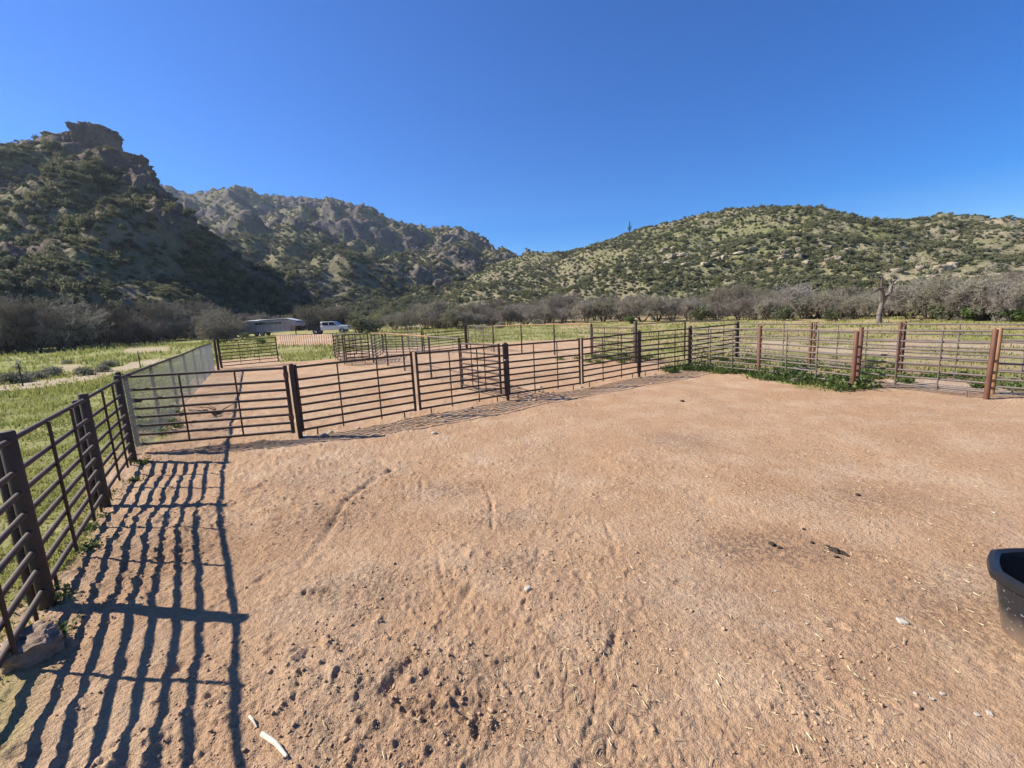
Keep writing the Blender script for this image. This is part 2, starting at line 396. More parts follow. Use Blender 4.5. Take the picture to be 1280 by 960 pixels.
def ground_h(x, y):
    x = np.asarray(x, float); y = np.asarray(y, float)
    r = np.hypot(x, y); h = gz(r)
    lf = left_of_fence(x, y)
    n1 = fbm(x * .45 + 3, y * .45, 3, 21)
    h = h + .035 * n1 * sstep(60, 12, r) + .25 * fbm(x * .05, y * .05, 3, 4) * sstep(28, 60, r)
    near = sstep(30, 9, r)
    rough = .62 * np.clip(.62 - .17 * x + .5 * n1 + .5 * sstep(3.6, 2.2, r), .28, 1.55) * near * np.where(lf > .3, .55, 1)
    n2 = perlin(x * 1.6, y * 1.6, 31); n3 = perlin(x * 3.7, y * 3.7, 32); n4 = perlin(x * 8.3 + .7 * n3, y * 8.3, 33)
    n5 = perlin(x * 17, y * 17, 34); n6 = perlin(x * 34, y * 34, 35)
    h = h + rough * (.018 * n2 + .017 * n3 + .012 * n4 + .010 * n5 * np.clip(.6 + n3, .2, 1.5) + .007 * n6)
    cl = sstep(.20, .42, perlin(x * 6.5 + .5 * n5, y * 6.5, 41) * .7 + .4 * n5) * sstep(-.25, .25, perlin(x * .9, y * .9, 42) - .10 * x)
    h = h + rough * .022 * cl
    st = np.abs(perlin(x * 2.2 + y * 3.0, x * 9 - y * 6.0, 51))                      # short smeared gouges
    h = h - rough * .016 * sstep(.10, .0, st) * sstep(-.1, .4, perlin(x * .7, y * .7, 52))
    sel = r < 16
    xs, ys = x[sel], y[sel]; dd = np.zeros(xs.shape)
    wv = .016 * perlin(xs * 9, ys * 9, 61) + .012 * perlin(xs * 27, ys * 27, 62)
    for pts, w, dep in GROOVES:
        best = np.full(xs.shape, 9.0)
        for a, b in zip(pts[:-1], pts[1:]):
            e = b - a; t = np.clip(((xs - a[0]) * e[0] + (ys - a[1]) * e[1]) / (e @ e), 0, 1)
            best = np.minimum(best, np.hypot(xs - a[0] - t * e[0], ys - a[1] - t * e[1]))
        q = best + wv
        w = w * .75; dep = dep * .45 * np.clip(.75 + 1.1 * perlin(xs * 5 + w * 40, ys * 5, 63), .05, 1.3)
        dd += -dep * np.exp(-(q / w) ** 2) + dep * .35 * np.exp(-((q - 2.2 * w) / (w * 1.1)) ** 2)
    for i, (hx, hy) in enumerate(HOLES):
        q = np.hypot((xs - hx) * 1.25, ys - hy) + 2.6 * wv; w = .042 + .012 * (i % 3)
        dd += -.011 * np.exp(-(q / w) ** 3) + .005 * np.exp(-((q - 1.7 * w) / (w * .55)) ** 2)
    for (hx, hy, ha) in HOOVES:
        nb = np.nonzero((np.abs(xs - hx) < .17) & (np.abs(ys - hy) < .17))[0]
        if not len(nb): continue
        ex, ey = xs[nb] - hx, ys[nb] - hy; u_ = ex * math.cos(ha) + ey * math.sin(ha); v_ = ey * math.cos(ha) - ex * math.sin(ha)
        q = np.hypot(u_, v_ * 1.2) + .9 * wv[nb]
        dd[nb] += -.010 * np.exp(-(q / .058) ** 6) * (1 - .6 * np.exp(-((u_ + .03) ** 2 + v_ ** 2) / .0012)) + .0055 * np.exp(-((q - .078) / .018) ** 2)
    h[sel] += dd
    return h
def gh(x, y): return float(ground_h(np.array([x]), np.array([y]))[0])

def make_ground():
    rr = [0.0]; r = .45
    while r < 1.2: rr.append(r); r += .08
    while r < 6.5: rr.append(r); r *= 1.0048
    while r < 45: rr.append(r); r *= 1.0115
    while r < 1700: rr.append(r); r *= 1.09
    rr = np.array(rr)
    az = np.concatenate([np.radians(np.linspace(-62, 62, 830)), np.radians(np.linspace(62, 298, 70)[1:-1])])
    A, R = np.meshgrid(az, rr[1:]); X = R * np.sin(A); Y = R * np.cos(A); sh = X.shape
    H = ground_h(X.ravel(), Y.ravel()).reshape(sh)
    V = np.concatenate([[[0, 0, 0.0]], np.stack([X, Y, H], -1).reshape(-1, 3)])
    nr, na = sh; i = np.arange(nr - 1)[:, None]; j = np.arange(na)[None, :]; j2 = (j + 1) % na
    a = 1 + i * na + j; b = 1 + i * na + j2; c = 1 + (i + 1) * na + j2; d = 1 + (i + 1) * na + j
    F = np.stack([a, d, c, b], -1).reshape(-1, 4)
    cen = np.stack([np.zeros(na, int), 1 + np.arange(na), 1 + (np.arange(na) + 1) % na, 1 + (np.arange(na) + 1) % na], -1)[:0]
    me = mesh_np('ground', V, F, True)
    x, y = V[:, 0], V[:, 1]; g, p = masks(x, y)
    dung = np.zeros(len(V))
    for (px, py, w, s) in ((560, 885, .45, .7), (940, 680, .30, .9), (985, 690, .25, .8), (640, 705, .18, .9), (1040, 690, .22, .7), (440, 740, .35, .7), (200, 690, .6, .6), (400, 600, .5, .4), (1060, 625, .4, .6), (850, 550, .5, .6), (560, 610, .3, .8), (620, 650, .3, .6), (400, 650, .4, .7), (880, 760, .7, .3), (1230, 760, .5, .7), (680, 470, 1.0, .5)):
        q = on_ground(px, py); dung = np.maximum(dung, s * np.exp(-(((x - q[0]) / (w * 1.6)) ** 2 + ((y - q[1]) / w) ** 2)))
    red = sstep(-1.5, 4.5, x + .35 * (y - 3) + 1.5 * fbm(x * .3, y * .3, 3, 71)) * sstep(20, 13, np.hypot(x, y))
    for nm, val in (('green', g), ('pale', p), ('dung', dung), ('red', red)):
        at = me.attributes.new(nm, 'FLOAT', 'POINT'); at.data.foreach_set('value', val.astype(np.float32))
    return link('ground', me, 'ground', kind='structure')
make_ground()

# ------------------------------------------------------------------ hills
def table(rows):
    a = np.array([azel(x, y) for x, y in rows]); return a[:, 0], a[:, 1]
def atab(rows): return np.array([azel(x, 350)[0] for x, _ in rows]), np.array([v for _, v in rows], float)
class Hill:
    def __init__(s, sky_, R, F, p, amp, rockamp, seed, jag=0.0):
        s.sa, s.se = table(sky_); s.Ra, s.Rv = atab(R); s.Fa, s.Fv = atab(F)
        s.p, s.amp, s.rockamp, s.seed, s.jag = p, amp, rockamp, seed, jag
    def rf(s, az): return np.interp(az, s.Ra, s.Rv), np.interp(az, s.Fa, s.Fv)
    def height(s, az, r):
        R, F = s.rf(az); e = np.interp(az, s.sa, s.se)
        x = r * np.sin(np.radians(az)); y = r * np.cos(np.radians(az))
        zr = CAMH + R * e - gz(F); t = (r - F) / (R - F)
        wob = .10 * fbm(x / 60, y / 60, 3, s.seed + 3) * np.clip(t * 3, 0, 1) * np.clip((1 - t) * 3, 0, 1)
        tt = np.clip(t + wob, 0, 1)
        z = zr * tt ** s.p
        back = np.clip(t - 1, 0, None); z = z - zr * np.minimum(back * 1.1, 1.3)
        z = np.where(t < 0, -6 * np.clip(-t * 4, 0, 1), z)
        w = np.clip(t * 5, 0, 1) * np.clip(zr / 12, 0, 1); wr = .25 + .75 * np.clip(np.abs(1 - t) * 4, 0, 1)
        big = s.amp[0]; z = z + w * wr * s.amp[1] * fbm(x / big, y / big, 3, s.seed) - w * wr * s.amp[1] * .8 * (1 - np.abs(perlin(x / big * .8, y / big * .8, s.seed + 9)) * 2)*.6
        z = z + w * (s.amp[2] * fbm(x / (big * .22), y / (big * .22), 5, s.seed + 5, .55))
        rk = 0
        if s.rockamp:
            q = fbm(x / (big * .55), y / (big * .55), 4, s.seed + 13) + .55 * (t - .55)
            rk = sstep(.10, .48, q) * np.clip(t * 4, 0, 1)
            rid = 0
            for o_ in range(4): rid = rid + .5 ** o_ * (1 - 2.2 * np.abs(perlin(x / (big * .2) * 2 ** o_, y / (big * .2) * 2 ** o_, s.seed + 15 + o_)))
            z = z + rk * s.rockamp * (.2 + .45 * rid) * wr * w
        if s.jag:
            z = z + w * s.jag * np.clip(1 - np.abs(1 - t) * 5, 0, 1) * fbm(az * 1.3, r * 0, 4, s.seed + 21)
        return x, y, z + gz(F) - .4 * np.clip(1 - t * 6, 0, 1), rk, t
    def mesh(s, name, az0, az1, na, tmax, nt, m):
        az = np.linspace(az0, az1, na); tt = np.concatenate([np.linspace(-.12, 1.0, nt), np.linspace(1.0, tmax, nt // 5)[1:]])
        AZ, T = np.meshgrid(az, tt); R, F = s.rf(AZ); r = F + T * (R - F)
        x, y, z, rk, t = s.height(AZ.ravel(), r.ravel())
        n_, a_ = AZ.shape; i = np.arange(n_ - 1)[:, None]; j = np.arange(a_ - 1)[None, :]
        f = np.stack([i * a_ + j, (i + 1) * a_ + j, (i + 1) * a_ + j + 1, i * a_ + j + 1], -1).reshape(-1, 4)
        me = mesh_np(name, np.stack([x, y, z], -1), f, True)
        at = me.attributes.new('rock', 'FLOAT', 'POINT'); at.data.foreach_set('value', np.broadcast_to(np.asarray(rk, np.float32), x.shape).astype(np.float32).copy())
        return link(name, me, m, kind='structure')

HA = Hill([(-900, 260), (-500, 225), (-200, 200), (-60, 190), (0, 186), (40, 180), (70, 176), (100, 184), (120, 194), (145, 203), (170, 213), (190, 226), (205, 241), (225, 258), (250, 280), (300, 320), (350, 350), (392, 373), (420, 390), (450, 402), (500, 410)],
          [(-900, 260), (-200, 260), (0, 250), (120, 235), (205, 212), (300, 178), (392, 140), (500, 125)], [(-900, 85), (0, 84), (200, 92), (300, 100), (392, 105), (500, 110)], .85, (36, 8.5, 1.4), 3.5, 100)
HB = Hill([(60, 260), (130, 238), (180, 228), (205, 231), (225, 240), (245, 243), (270, 240), (300, 235), (330, 243), (360, 246), (380, 250), (413, 248), (425, 251), (440, 257), (465, 262), (480, 270), (500, 277), (540, 285), (572, 283), (600, 298), (640, 317), (665, 322), (700, 330), (800, 350)],
          [(60, 800), (300, 780), (450, 700), (570, 560), (640, 430), (700, 400), (800, 400)], [(60, 170), (392, 165), (500, 160), (640, 170), (800, 180)], 1.12, (110, 12.0, 4.2), 7.0, 200, 3.0)
HC = Hill([(430, 404), (480, 392), (540, 362), (590, 340), (630, 325), (655, 319), (690, 318), (720, 311), (750, 301), (787, 290), (850, 275), (900, 264), (930, 258), (970, 256), (1010, 255), (1030, 259), (1050, 265), (1080, 272), (1100, 275), (1150, 276), (1175, 272), (1200, 271), (1250, 274), (1280, 278), (1500, 290), (1900, 310), (2400, 330)],
          [(430, 200), (540, 300), (640, 330), (700, 305), (850, 262), (1000, 235), (1050, 232), (1110, 262), (1200, 285), (1280, 300), (2400, 320)], [(430, 120), (540, 125), (700, 112), (850, 98), (1000, 88), (1280, 82), (2400, 80)], .95, (38, 3.6, .9), 0, 300)
HB.mesh('distant_mountain', -47, 16, 520, 1.5, 230, 'hill_far')
HA.mesh('rocky_hill', -70, -15, 400, 1.6, 210, 'hill_rocky')
HC.mesh('shrubby_hill', -21, 68, 640, 1.5, 210, 'hill_shrubby')
def hill_z(H, az, r):
    x, y, z, rk, t = H.height(np.atleast_1d(np.asarray(az, float)), np.atleast_1d(np.asarray(r, float))); return x, y, z, rk, t

# rock outcrops: uneven blocks with fissures
import bmesh
_ICO = {}
def ico(n):
    if n not in _ICO:
        bm = bmesh.new(); bmesh.ops.create_icosphere(bm, subdivisions=n, radius=1.0)
        V = np.array([v.co[:] for v in bm.verts]); F = np.array([[v.index for v in f.verts] for f in bm.faces]); bm.free(); _ICO[n] = (V, F)
    return _ICO[n]
def rock_mesh(name, size, seed, sub=4, block=.55, fiss=.12, smooth=False, bl=.5):
    V, F = ico(sub); V = V.copy()
    p = np.sign(V) * np.abs(V) ** (bl if sub > 3 else block); p /= np.maximum(1e-6, np.max(np.abs(p), axis=1))[:, None] ** .6
    n1 = value3(V * 1.7 + seed * 3.1, seed); n2 = value3(V * 4.1 + seed, seed + 1); n3 = value3(V * np.array([9, 9, 2.5]) + seed, seed + 2); n4 = value3(V * 17 + seed, seed + 3)
    p = p * (1 + (.15 * n1 + .12 * n2 if sub > 3 else .26 * n1 + .15 * n2) + fiss * n3 + .05 * n4)[:, None]
    if sub > 4:                                           # bedding ledges and cracks
        n5 = value3(V * 34 + seed, seed + 4); st = np.abs(((V[:, 2] * 5.5 + .8 * n1 + .25 * n2) % 1) - .5); p[:, :2] *= (1 - .07 * sstep(.5, .38, st) + .035 * n5)[:, None]
        ck = np.abs(value3(V * np.array([6, 6, 1.6]) + 7 * seed, seed + 5)); p *= (1 - .10 * sstep(.10, .0, ck))[:, None]
    p /= np.max(np.abs(p), axis=0)
    return mesh_np(name, p * np.array(size) / 2, F, smooth)
def outcrop(name, px, py, r, w, d, h, rz, seed, m, label, cat='rock', group=None, sub=4, fiss=.12, sink=.3, bl=.5):
    x, y, z = at_dist(px, py, r)
    o = link(name, rock_mesh(name, (w, d, h), seed, sub, .55, fiss, False, bl), m); o.location = (x, y, z + h * (.5 - sink)); o.rotation_euler = (0, 0, rz)
    return tag(o, label, cat, group)
outcrop('rock_outcrop', 127, 206, 232, 14.5, 15, 17, .3, 8, 'cliff', 'tall rounded brown rock knob crowning the rocky hill', sub=6, fiss=.05, sink=.16, bl=.85)
outcrop('rock_outcrop', 92, 192, 240, 15, 14, 9, -.2, 9, 'cliff', 'low rounded brown rock shoulder beside the summit knob', sub=5, sink=.25, bl=.9)
outcrop('rock_outcrop', 170, 248, 203, 13, 16, 15, .5, 3, 'cliff', 'broad dark cliff block just below the summit knob', sub=6, fiss=.06, sink=.1)
outcrop('rock_outcrop', 130, 248, 199, 14, 12, 13, .2, 4, 'cliff', 'dark fissured cliff wall beside the broad cliff block', sub=6, fiss=.08, sink=.15)
outcrop('rock_outcrop', 62, 255, 196, 12, 8, 5, -.1, 5, 'cliff', 'shaded ledge of brown rock half way up the rocky hill', sub=4)
outcrop('rock_outcrop', 100, 290, 176, 10, 8, 6, .4, 6, 'cliff', 'small brown crag under the cliff wall on the rocky hill', sub=4)
outcrop('rock_outcrop', 30, 192, 242, 10, 8, 4, .1, 7, 'cliff', 'flat low rock ledge near the rocky hill skyline', sub=4)
G_CR = 'crags on the distant mountain'
for i, (px, py, r, w, h) in enumerate([(300, 256, 690, 60, 34), (345, 290, 560, 46, 34), (270, 275, 590, 44, 30), (365, 275, 610, 40, 22), (420, 262, 660, 50, 24), (450, 285, 560, 34, 20), (480, 300, 500, 30, 16), (515, 305, 470, 34, 20), (325, 300, 520, 30, 18),
                                       (400, 300, 520, 36, 20), (425, 320, 420, 24, 14), (560, 300, 470, 36, 16), (500, 330, 380, 20, 10), (385, 262, 660, 40, 26), (238, 262, 640, 36, 24)]):
    outcrop('mountain_crag', px, py, r, w * .5, w * .45, h * .62, i * 1.3, 20 + i, 'crag', 'dark fissured crag jutting from the distant mountain', 'rock', G_CR, 4, .14, .45)
outcrop('black_rock', 555, 360, 265, 13, 10, 8, .3, 41, 'crag', 'dark rounded boulder pile in the valley mouth', sub=4)
outcrop('black_rock', 578, 364, 255, 12, 10, 7, .9, 42, 'crag', 'very dark boulder beside the valley mouth boulder pile', sub=4)
G_PB = 'pale boulders on the shrubby hill'
pb = [(1178, 350, 118, 3.6, 1.9), (1150, 349, 122, 3, 1.3), (1190, 344, 120, 2.2, 1.8), (1120, 352, 118, 2.4, 1.1), (1165, 356, 112, 2.6, .9), (1102, 345, 124, 2, 1.0)]
pb += [(float(RNG.uniform(820, 1060)), float(RNG.uniform(312, 333)), 0, float(RNG.uniform(1.8, 4.0)), float(RNG.uniform(.8, 1.7))) for _ in range(34)]
for i, (px, py, r, w, h) in enumerate(pb):
    az, e = azel(px, py)
    if not r:                                           # where the line of sight meets the hill
        R, F = HC.rf(az); rs = np.linspace(float(F), float(R), 160); x, y, z, _, _ = hill_z(HC, np.full(160, az), rs)
        hit = np.nonzero(z > CAMH + rs * e)[0]
        if not len(hit): continue
        r = float(rs[hit[0]])
    x, y, z, _, _ = hill_z(HC, az, r)
    o = link('boulder', rock_mesh('boulder', (w, w * .7, h), 50 + i, 3, .6, .2), 'pale_rock'); o.location = (float(x[0]), float(y[0]), float(z[0]) + h * .2); o.rotation_euler = (0, 0, i * .9)
    tag(o, 'pale weathered boulder ledge low on the shrubby hill' if i < 6 else 'small pale boulder among shrubs on the hillside', 'boulder', G_PB + (' ledge' if i < 6 else ''))

# ------------------------------------------------------------------ shrubs on the hills
def foliage_mesh(name, n, rx, rz, leaf, seed, lobes=5, base=.12, flat=.5):
    g = np.random.default_rng(seed)
    lc = np.stack([g.uniform(-.55, .55, lobes) * rx, g.uniform(-.55, .55, lobes) * rx, g.uniform(.35, .75, lobes) * rz], -1); ls = g.uniform(.45, .8, lobes)
    k = g.integers(0, lobes, n); d = g.normal(size=(n, 3)); d /= np.linalg.norm(d, axis=1)[:, None]
    rad = g.random(n) ** .4
    c = lc[k] + d * rad[:, None] * ls[k][:, None] * np.array([rx, rx, rz * .75]) * .8; c[:, 2] = np.maximum(c[:, 2], base * rz * g.random(n))
    t = g.normal(size=(n, 3)); t /= np.linalg.norm(t, axis=1)[:, None]
    nn = d * .8 + g.normal(size=(n, 3)) * flat; u = np.cross(nn, t); u /= np.linalg.norm(u, axis=1)[:, None] + 1e-9; w = np.cross(nn, u); w /= np.linalg.norm(w, axis=1)[:, None] + 1e-9
    s = (leaf * g.uniform(.6, 1.4, n))[:, None]
    V = np.stack([c - u * s, c + w * s * .6, c + u * s, c - w * s * .6], 1).reshape(-1, 3)
    return mesh_np(name, V, np.arange(4 * n).reshape(-1, 4))
SHRUBS = [('leaf_creosote', foliage_mesh('shrub', 260, 1.25, 1.7, .20, 1)), ('leaf_paloverde', foliage_mesh('shrub', 300, 1.7, 2.4, .20, 2, 7)),
          ('leaf_sage', foliage_mesh('shrub', 200, .85, .9, .15, 3, 4)), ('leaf_dark', foliage_mesh('shrub', 280, 1.3, 1.8, .20, 4, 6)), ('leaf_dry', foliage_mesh('shrub', 160, .8, .8, .14, 5, 4))]
for m_, me in SHRUBS: me.materials.append(M[m_])
def scatter_hill(H, az0, az1, n, tlo, thi, smin, smax, probs, seed, dens=0.0, power=1.0):
    g = np.random.default_rng(seed); az = g.uniform(az0, az1, n); t = tlo + (thi - tlo) * g.random(n) ** power; R, F = H.rf(az); r = F + t * (R - F)
    x, y, z, rk, tt = H.height(az, r); k = g.choice(5, n, p=probs)
    keep = (g.random(n) > .75 * np.broadcast_to(rk, x.shape)) & (z > gz(r) - .3)
    keep &= g.random(n) < .55 + 1.1 * fbm(x / 22, y / 22, 3, seed) + dens
    s = g.uniform(smin, smax, n) * (.7 + .5 * g.random(n))
    return np.stack([x, y, z - .15, s, g.uniform(0, 6.28, n), k], -1)[keep]
def tufts(H, az0, az1, n, smin, smax, seed): return scatter_hill(H, az0, az1, n, .0, 1.0, smin, smax, [.25, .0, .40, .15, .20], seed, .9)
PA = scatter_hill(HA, -64, -17, 15000, .0, 1.02, .42, 1.1, [.34, .14, .20, .28, .04], 1, .08)
PB = scatter_hill(HB, -40, 14, 18000, .02, 1.0, .6, 1.5, [.35, .22, .13, .28, .02], 2)
PC = scatter_hill(HC, -16, 62, 36000, .0, 1.01, .26, .72, [.38, .16, .26, .12, .08], 3, .15)
def pick(P, n, maxr):
    d = np.hypot(P[:, 0], P[:, 1]); sc = P[:, 3] / d * np.array([1.2, 1.7, .8, 1.3, .8])[P[:, 5].astype(int)]
    fr = np.abs(np.degrees(np.arctan2(P[:, 0], P[:, 1]))) < 50
    order = np.argsort(-sc * fr); return P[order[:n]], P[order[n:]]
KIND = ['dark green rounded', 'yellow green spreading', 'grey green low', 'very dark green', 'dry tan low']
def place_shrubs(P, where, group, protos):
    for x, y, z, s, rz, k in P:
        k = int(k); o = link('hill_shrub', SHRUBS[k][1]); o.location = (x, y, z); o.rotation_euler = (0, 0, rz); o.scale = (s, s, s * (.8 + .3 * math.sin(rz * 7)))
        tag(o, ('large ' if s > 1.0 else 'medium ' if s > .7 else 'small ') + KIND[k] + ' shrub ' + where, 'shrub', group); protos.setdefault(k, o)
protos = {}
a1, a2 = pick(PA, 120, 0); c1, c2 = pick(PC, 170, 0)
place_shrubs(a1, 'on the slope of the rocky hill below the cliffs', 'shrubs on the rocky hill', protos)
place_shrubs(c1, 'on the lower slope of the broad shrubby hill', 'shrubs on the broad hill', protos)
def gn_scatter(name, P, protos, label, cat):
    me = bpy.data.meshes.new(name); me.vertices.add(len(P)); me.vertices.foreach_set('co', P[:, :3].astype(np.float32).ravel())
    for nm, c, ty in (('scl', P[:, 3], 'FLOAT'), ('rz', P[:, 4], 'FLOAT'), ('kind_id', P[:, 5], 'INT')):
        a = me.attributes.new(nm, ty, 'POINT'); a.data.foreach_set('value', c.astype(np.float32 if ty == 'FLOAT' else np.int32))
    o = link(name, me, kind='stuff', label=label, category=cat)
    ng = bpy.data.node_groups.new(name, 'GeometryNodeTree'); ng.interface.new_socket('Geometry', in_out='INPUT', socket_type='NodeSocketGeometry'); ng.interface.new_socket('Geometry', in_out='OUTPUT', socket_type='NodeSocketGeometry')
    N, L = ng.nodes, ng.links; gi = N.new('NodeGroupInput'); go = N.new('NodeGroupOutput'); jn = N.new('GeometryNodeJoinGeometry')
    def na(nm, ty):
        q = N.new('GeometryNodeInputNamedAttribute'); q.data_type = ty; q.inputs['Name'].default_value = nm
        return [s_ for s_ in q.outputs if s_.enabled and s_.name == 'Attribute'][0]
    kd, sc_, rz_ = na('kind_id', 'INT'), na('scl', 'FLOAT'), na('rz', 'FLOAT')
    cx = N.new('ShaderNodeCombineXYZ'); L.new(rz_, cx.inputs[2])
    for k, ob in protos.items():
        cmp = N.new('FunctionNodeCompare'); cmp.data_type = 'INT'; cmp.operation = 'EQUAL'
        ia = [s_ for s_ in cmp.inputs if s_.enabled]; L.new(kd, ia[0]); ia[1].default_value = k
        oi = N.new('GeometryNodeObjectInfo'); oi.inputs[0].default_value = ob; oi.inputs['As Instance'].default_value = True
        ip = N.new('GeometryNodeInstanceOnPoints'); L.new(gi.outputs[0], ip.inputs['Points']); L.new(cmp.outputs[0], ip.inputs['Selection']); L.new(oi.outputs['Geometry'], ip.inputs['Instance'])
        L.new(cx.outputs[0], ip.inputs['Rotation']); L.new(sc_, ip.inputs['Scale']); L.new(ip.outputs[0], jn.inputs[0])
    L.new(jn.outputs[0], go.inputs[0]); md = o.modifiers.new('scatter', 'NODES'); md.node_group = ng
    return o
gn_scatter('hill_scrub', np.concatenate([a2, PB, c2, tufts(HA, -64, -17, 12000, .25, .7, 11), tufts(HB, -40, 14, 30000, .6, 1.5, 12), tufts(HC, -16, 62, 34000, .22, .5, 13)]), protos, 'dense green desert scrub covering all the hillsides', 'scrub')

# saguaro on the skyline
def saguaro():
    az, e = azel(787, 291); R, F = HC.rf(az); r = float(R) * .985; x, y, z, _, _ = hill_z(HC, az, r); z = float(z[0]) - .3
    t = empty('saguaro', (float(x[0]), float(y[0]), z), 0, 'tall lone saguaro cactus on the hill skyline', 'cactus')
    MB().path([(0, 0, 0), (0, 0, 2.5), (.03, 0, 5.2), (.03, 0, 7.3), (.03, 0, 7.7)], [.30, .36, .36, .27, .06], 10).build('stem', 'saguaro_green', t)
    for s, h0, h1 in ((-1, 2.7, 4.6), (1, 3.1, 4.9)):
        MB().path([(0, 0, h0), (s * .65, 0, h0 + .1), (s * .85, 0, h0 + .5), (s * .85, 0, h1), (s * .85, 0, h1 + .2)], [.2, .22, .24, .21, .05], 8).build('arm', 'saguaro_green', t)
saguaro()

# ------------------------------------------------------------------ bare trees of the wash
def bare_tree(seed, H, spread, stems, limb_m, twig_m, twn=9, dens=1.0):
    rd = random.Random(seed); limb = MB(); T = []
    def rv(): return np.array([rd.gauss(0, 1), rd.gauss(0, 1), rd.gauss(0, 1)])
    def grow(p, d, L, r, lev):
        q = p; n = 3 if lev < 2 else 2
        for i in range(n):
            d = d + rv() * (.16 + .05 * lev) + np.array([0, 0, .05]); d /= np.linalg.norm(d); q2 = q + d * L / n
            r2 = r * (1 - .22 * (i + 1) / n * 2)
            if lev <= 2: limb.tube(q, q2, r, r2, 6 if lev < 2 else 4, False)
            else: T.append((q, q2, max(r, .011), max(r2, .008)))
            q, r = q2, r2
            if lev < 4 and (lev > 0 or i > 0):
                for _ in range(2 if lev < 3 else int(3 * dens)):
                    dd = d * .55 + rv() * .62; dd[2] += .12; dd /= np.linalg.norm(dd); grow(q, dd, L * rd.uniform(.5, .72), r * .6, lev + 1)
        if lev < 4: 
            dd = d + rv() * .3; grow(q, dd / np.linalg.norm(dd), L * .6, r * .8, lev + 1)
    for s in range(stems):
        a = 6.28 * (s + rd.random() * .6) / stems; d = np.array([math.cos(a) * spread, math.sin(a) * spread, 1.0]); d /= np.linalg.norm(d)
        grow(np.array([math.cos(a) * .12, math.sin(a) * .12, -.1]), d, H * .38, H * .021, 0)
    q0 = np.array([t[0] for t in T]); q1 = np.array([t[1] for t in T]); r0 = np.array([t[2] for t in T])[:, None]; r1 = np.array([t[3] for t in T])[:, None]
    d = q1 - q0; d /= np.linalg.norm(d, axis=1)[:, None] + 1e-9; u = np.cross(d, np.array([.3, .5, .8])); u /= np.linalg.norm(u, axis=1)[:, None] + 1e-9; w = np.cross(d, u)
    V = []
    for (q, rr_) in ((q0, r0), (q1, r1)):
        for k in range(3):
            a = 2.0944 * k; V.append(q + rr_ * (math.cos(a) * u + math.sin(a) * w))
    n = len(T); V = np.stack(V, 1).reshape(-1, 3); b = np.arange(n)[:, None] * 6
    F = np.concatenate([b + np.array([[k, 3 + k, 3 + (k + 1) % 3, (k + 1) % 3]]) for k in range(3)])
    lm = limb.mesh('trunk', True); lm.materials.append(M[limb_m]); tm = mesh_np('twigs', V, F); tm.materials.append(M[twig_m])
    return lm, tm
TREES = [bare_tree(1, 5.0, .55, 3, 'bark', 'twig', dens=1.0), bare_tree(2, 4.4, .8, 4, 'bark', 'twig'), bare_tree(3, 5.6, .45, 3, 'bark', 'twig_dark'), bare_tree(4, 3.6, .9, 5, 'bark', 'twig'), bare_tree(5, 4.8, .6, 3, 'bark', 'twig_dark')]
G_T = 'bare trees along the wash'
def zone(px):
    for lim, z in ((-20, 'beyond the meadow corner'), (110, 'behind the sagebrush'), (240, 'beyond the wire mesh fence'), (450, 'behind the stock trailer and pickup'), (620, 'behind the far chute'), (860, 'behind the back pen fence'), (1020, 'behind the weedy strip'), (1180, 'near the dead tree'), (9999, 'beyond the sandy wash')):
        if px < lim: return z
HABIT = ['upright grey', 'wide grey', 'tall dark', 'low bushy grey', 'slender dark']
def put_tree(k, x, y, s, rz, label, group=G_T, name='bare_tree', squash=1.0):
    t = empty(name, (x, y, gh(x, y) - .05), rz, label, 'tree', group); t.scale = (s, s, s * squash)
    link('trunk', TREES[k][0], parent=t); link('twigs', TREES[k][1], parent=t); return t
FOOT = [(-260, 452), (-120, 447), (0, 442), (60, 441), (100, 437), (165, 430), (235, 425), (300, 415), (420, 411), (480, 413), (560, 410), (640, 406), (700, 404), (800, 402), (900, 400), (1000, 399), (1100, 399), (1200, 400), (1280, 401), (1400, 403), (1560, 408)]
fx = [p[0] for p in FOOT]; fy = [p[1] for p in FOOT]
g = random.Random(5)
px = -240
while px < 1540:
    py = np.interp(px, fx, fy); x, y = on_ground(px, py + g.uniform(-.6, .8)); r = math.hypot(x, y)
    if not (296 < px < 440) and not (1078 < px < 1122):
        s = g.uniform(.55, 1.22) * (1.55 if px < 130 else 1.0 if px > 860 else 1.18 if px > 470 else 1.35)
        k = g.choice([0, 2, 4, 2] if px < 160 else [0, 1, 3, 1, 4] if px < 600 else [0, 1, 3, 3, 1])
        put_tree(k, x, y, s, g.uniform(0, 6.28), HABIT[k] + ' bare mesquite at the thicket edge ' + zone(px), 'bare trees at the front edge of the thicket')
    px += g.uniform(15, 27)
for i in range(235):
    px = g.uniform(-240, 1540); py = np.interp(px, fx, fy); x, y = on_ground(px, py); r = math.hypot(x, y)
    q = 1 + g.uniform(3, 34) / r
    if 290 < px < 450: q = max(q, 104 / r)
    k = g.choice([0, 1, 2, 3, 4, 1, 3])
    put_tree(k, x * q, y * q, g.uniform(.6, 1.2) * (1.55 if px < 300 else 1.1 if px > 860 else 1.35), g.uniform(0, 6.28), HABIT[k] + ' bare mesquite deep in the thicket ' + zone(px), 'bare trees deep in the thicket', squash=.85)

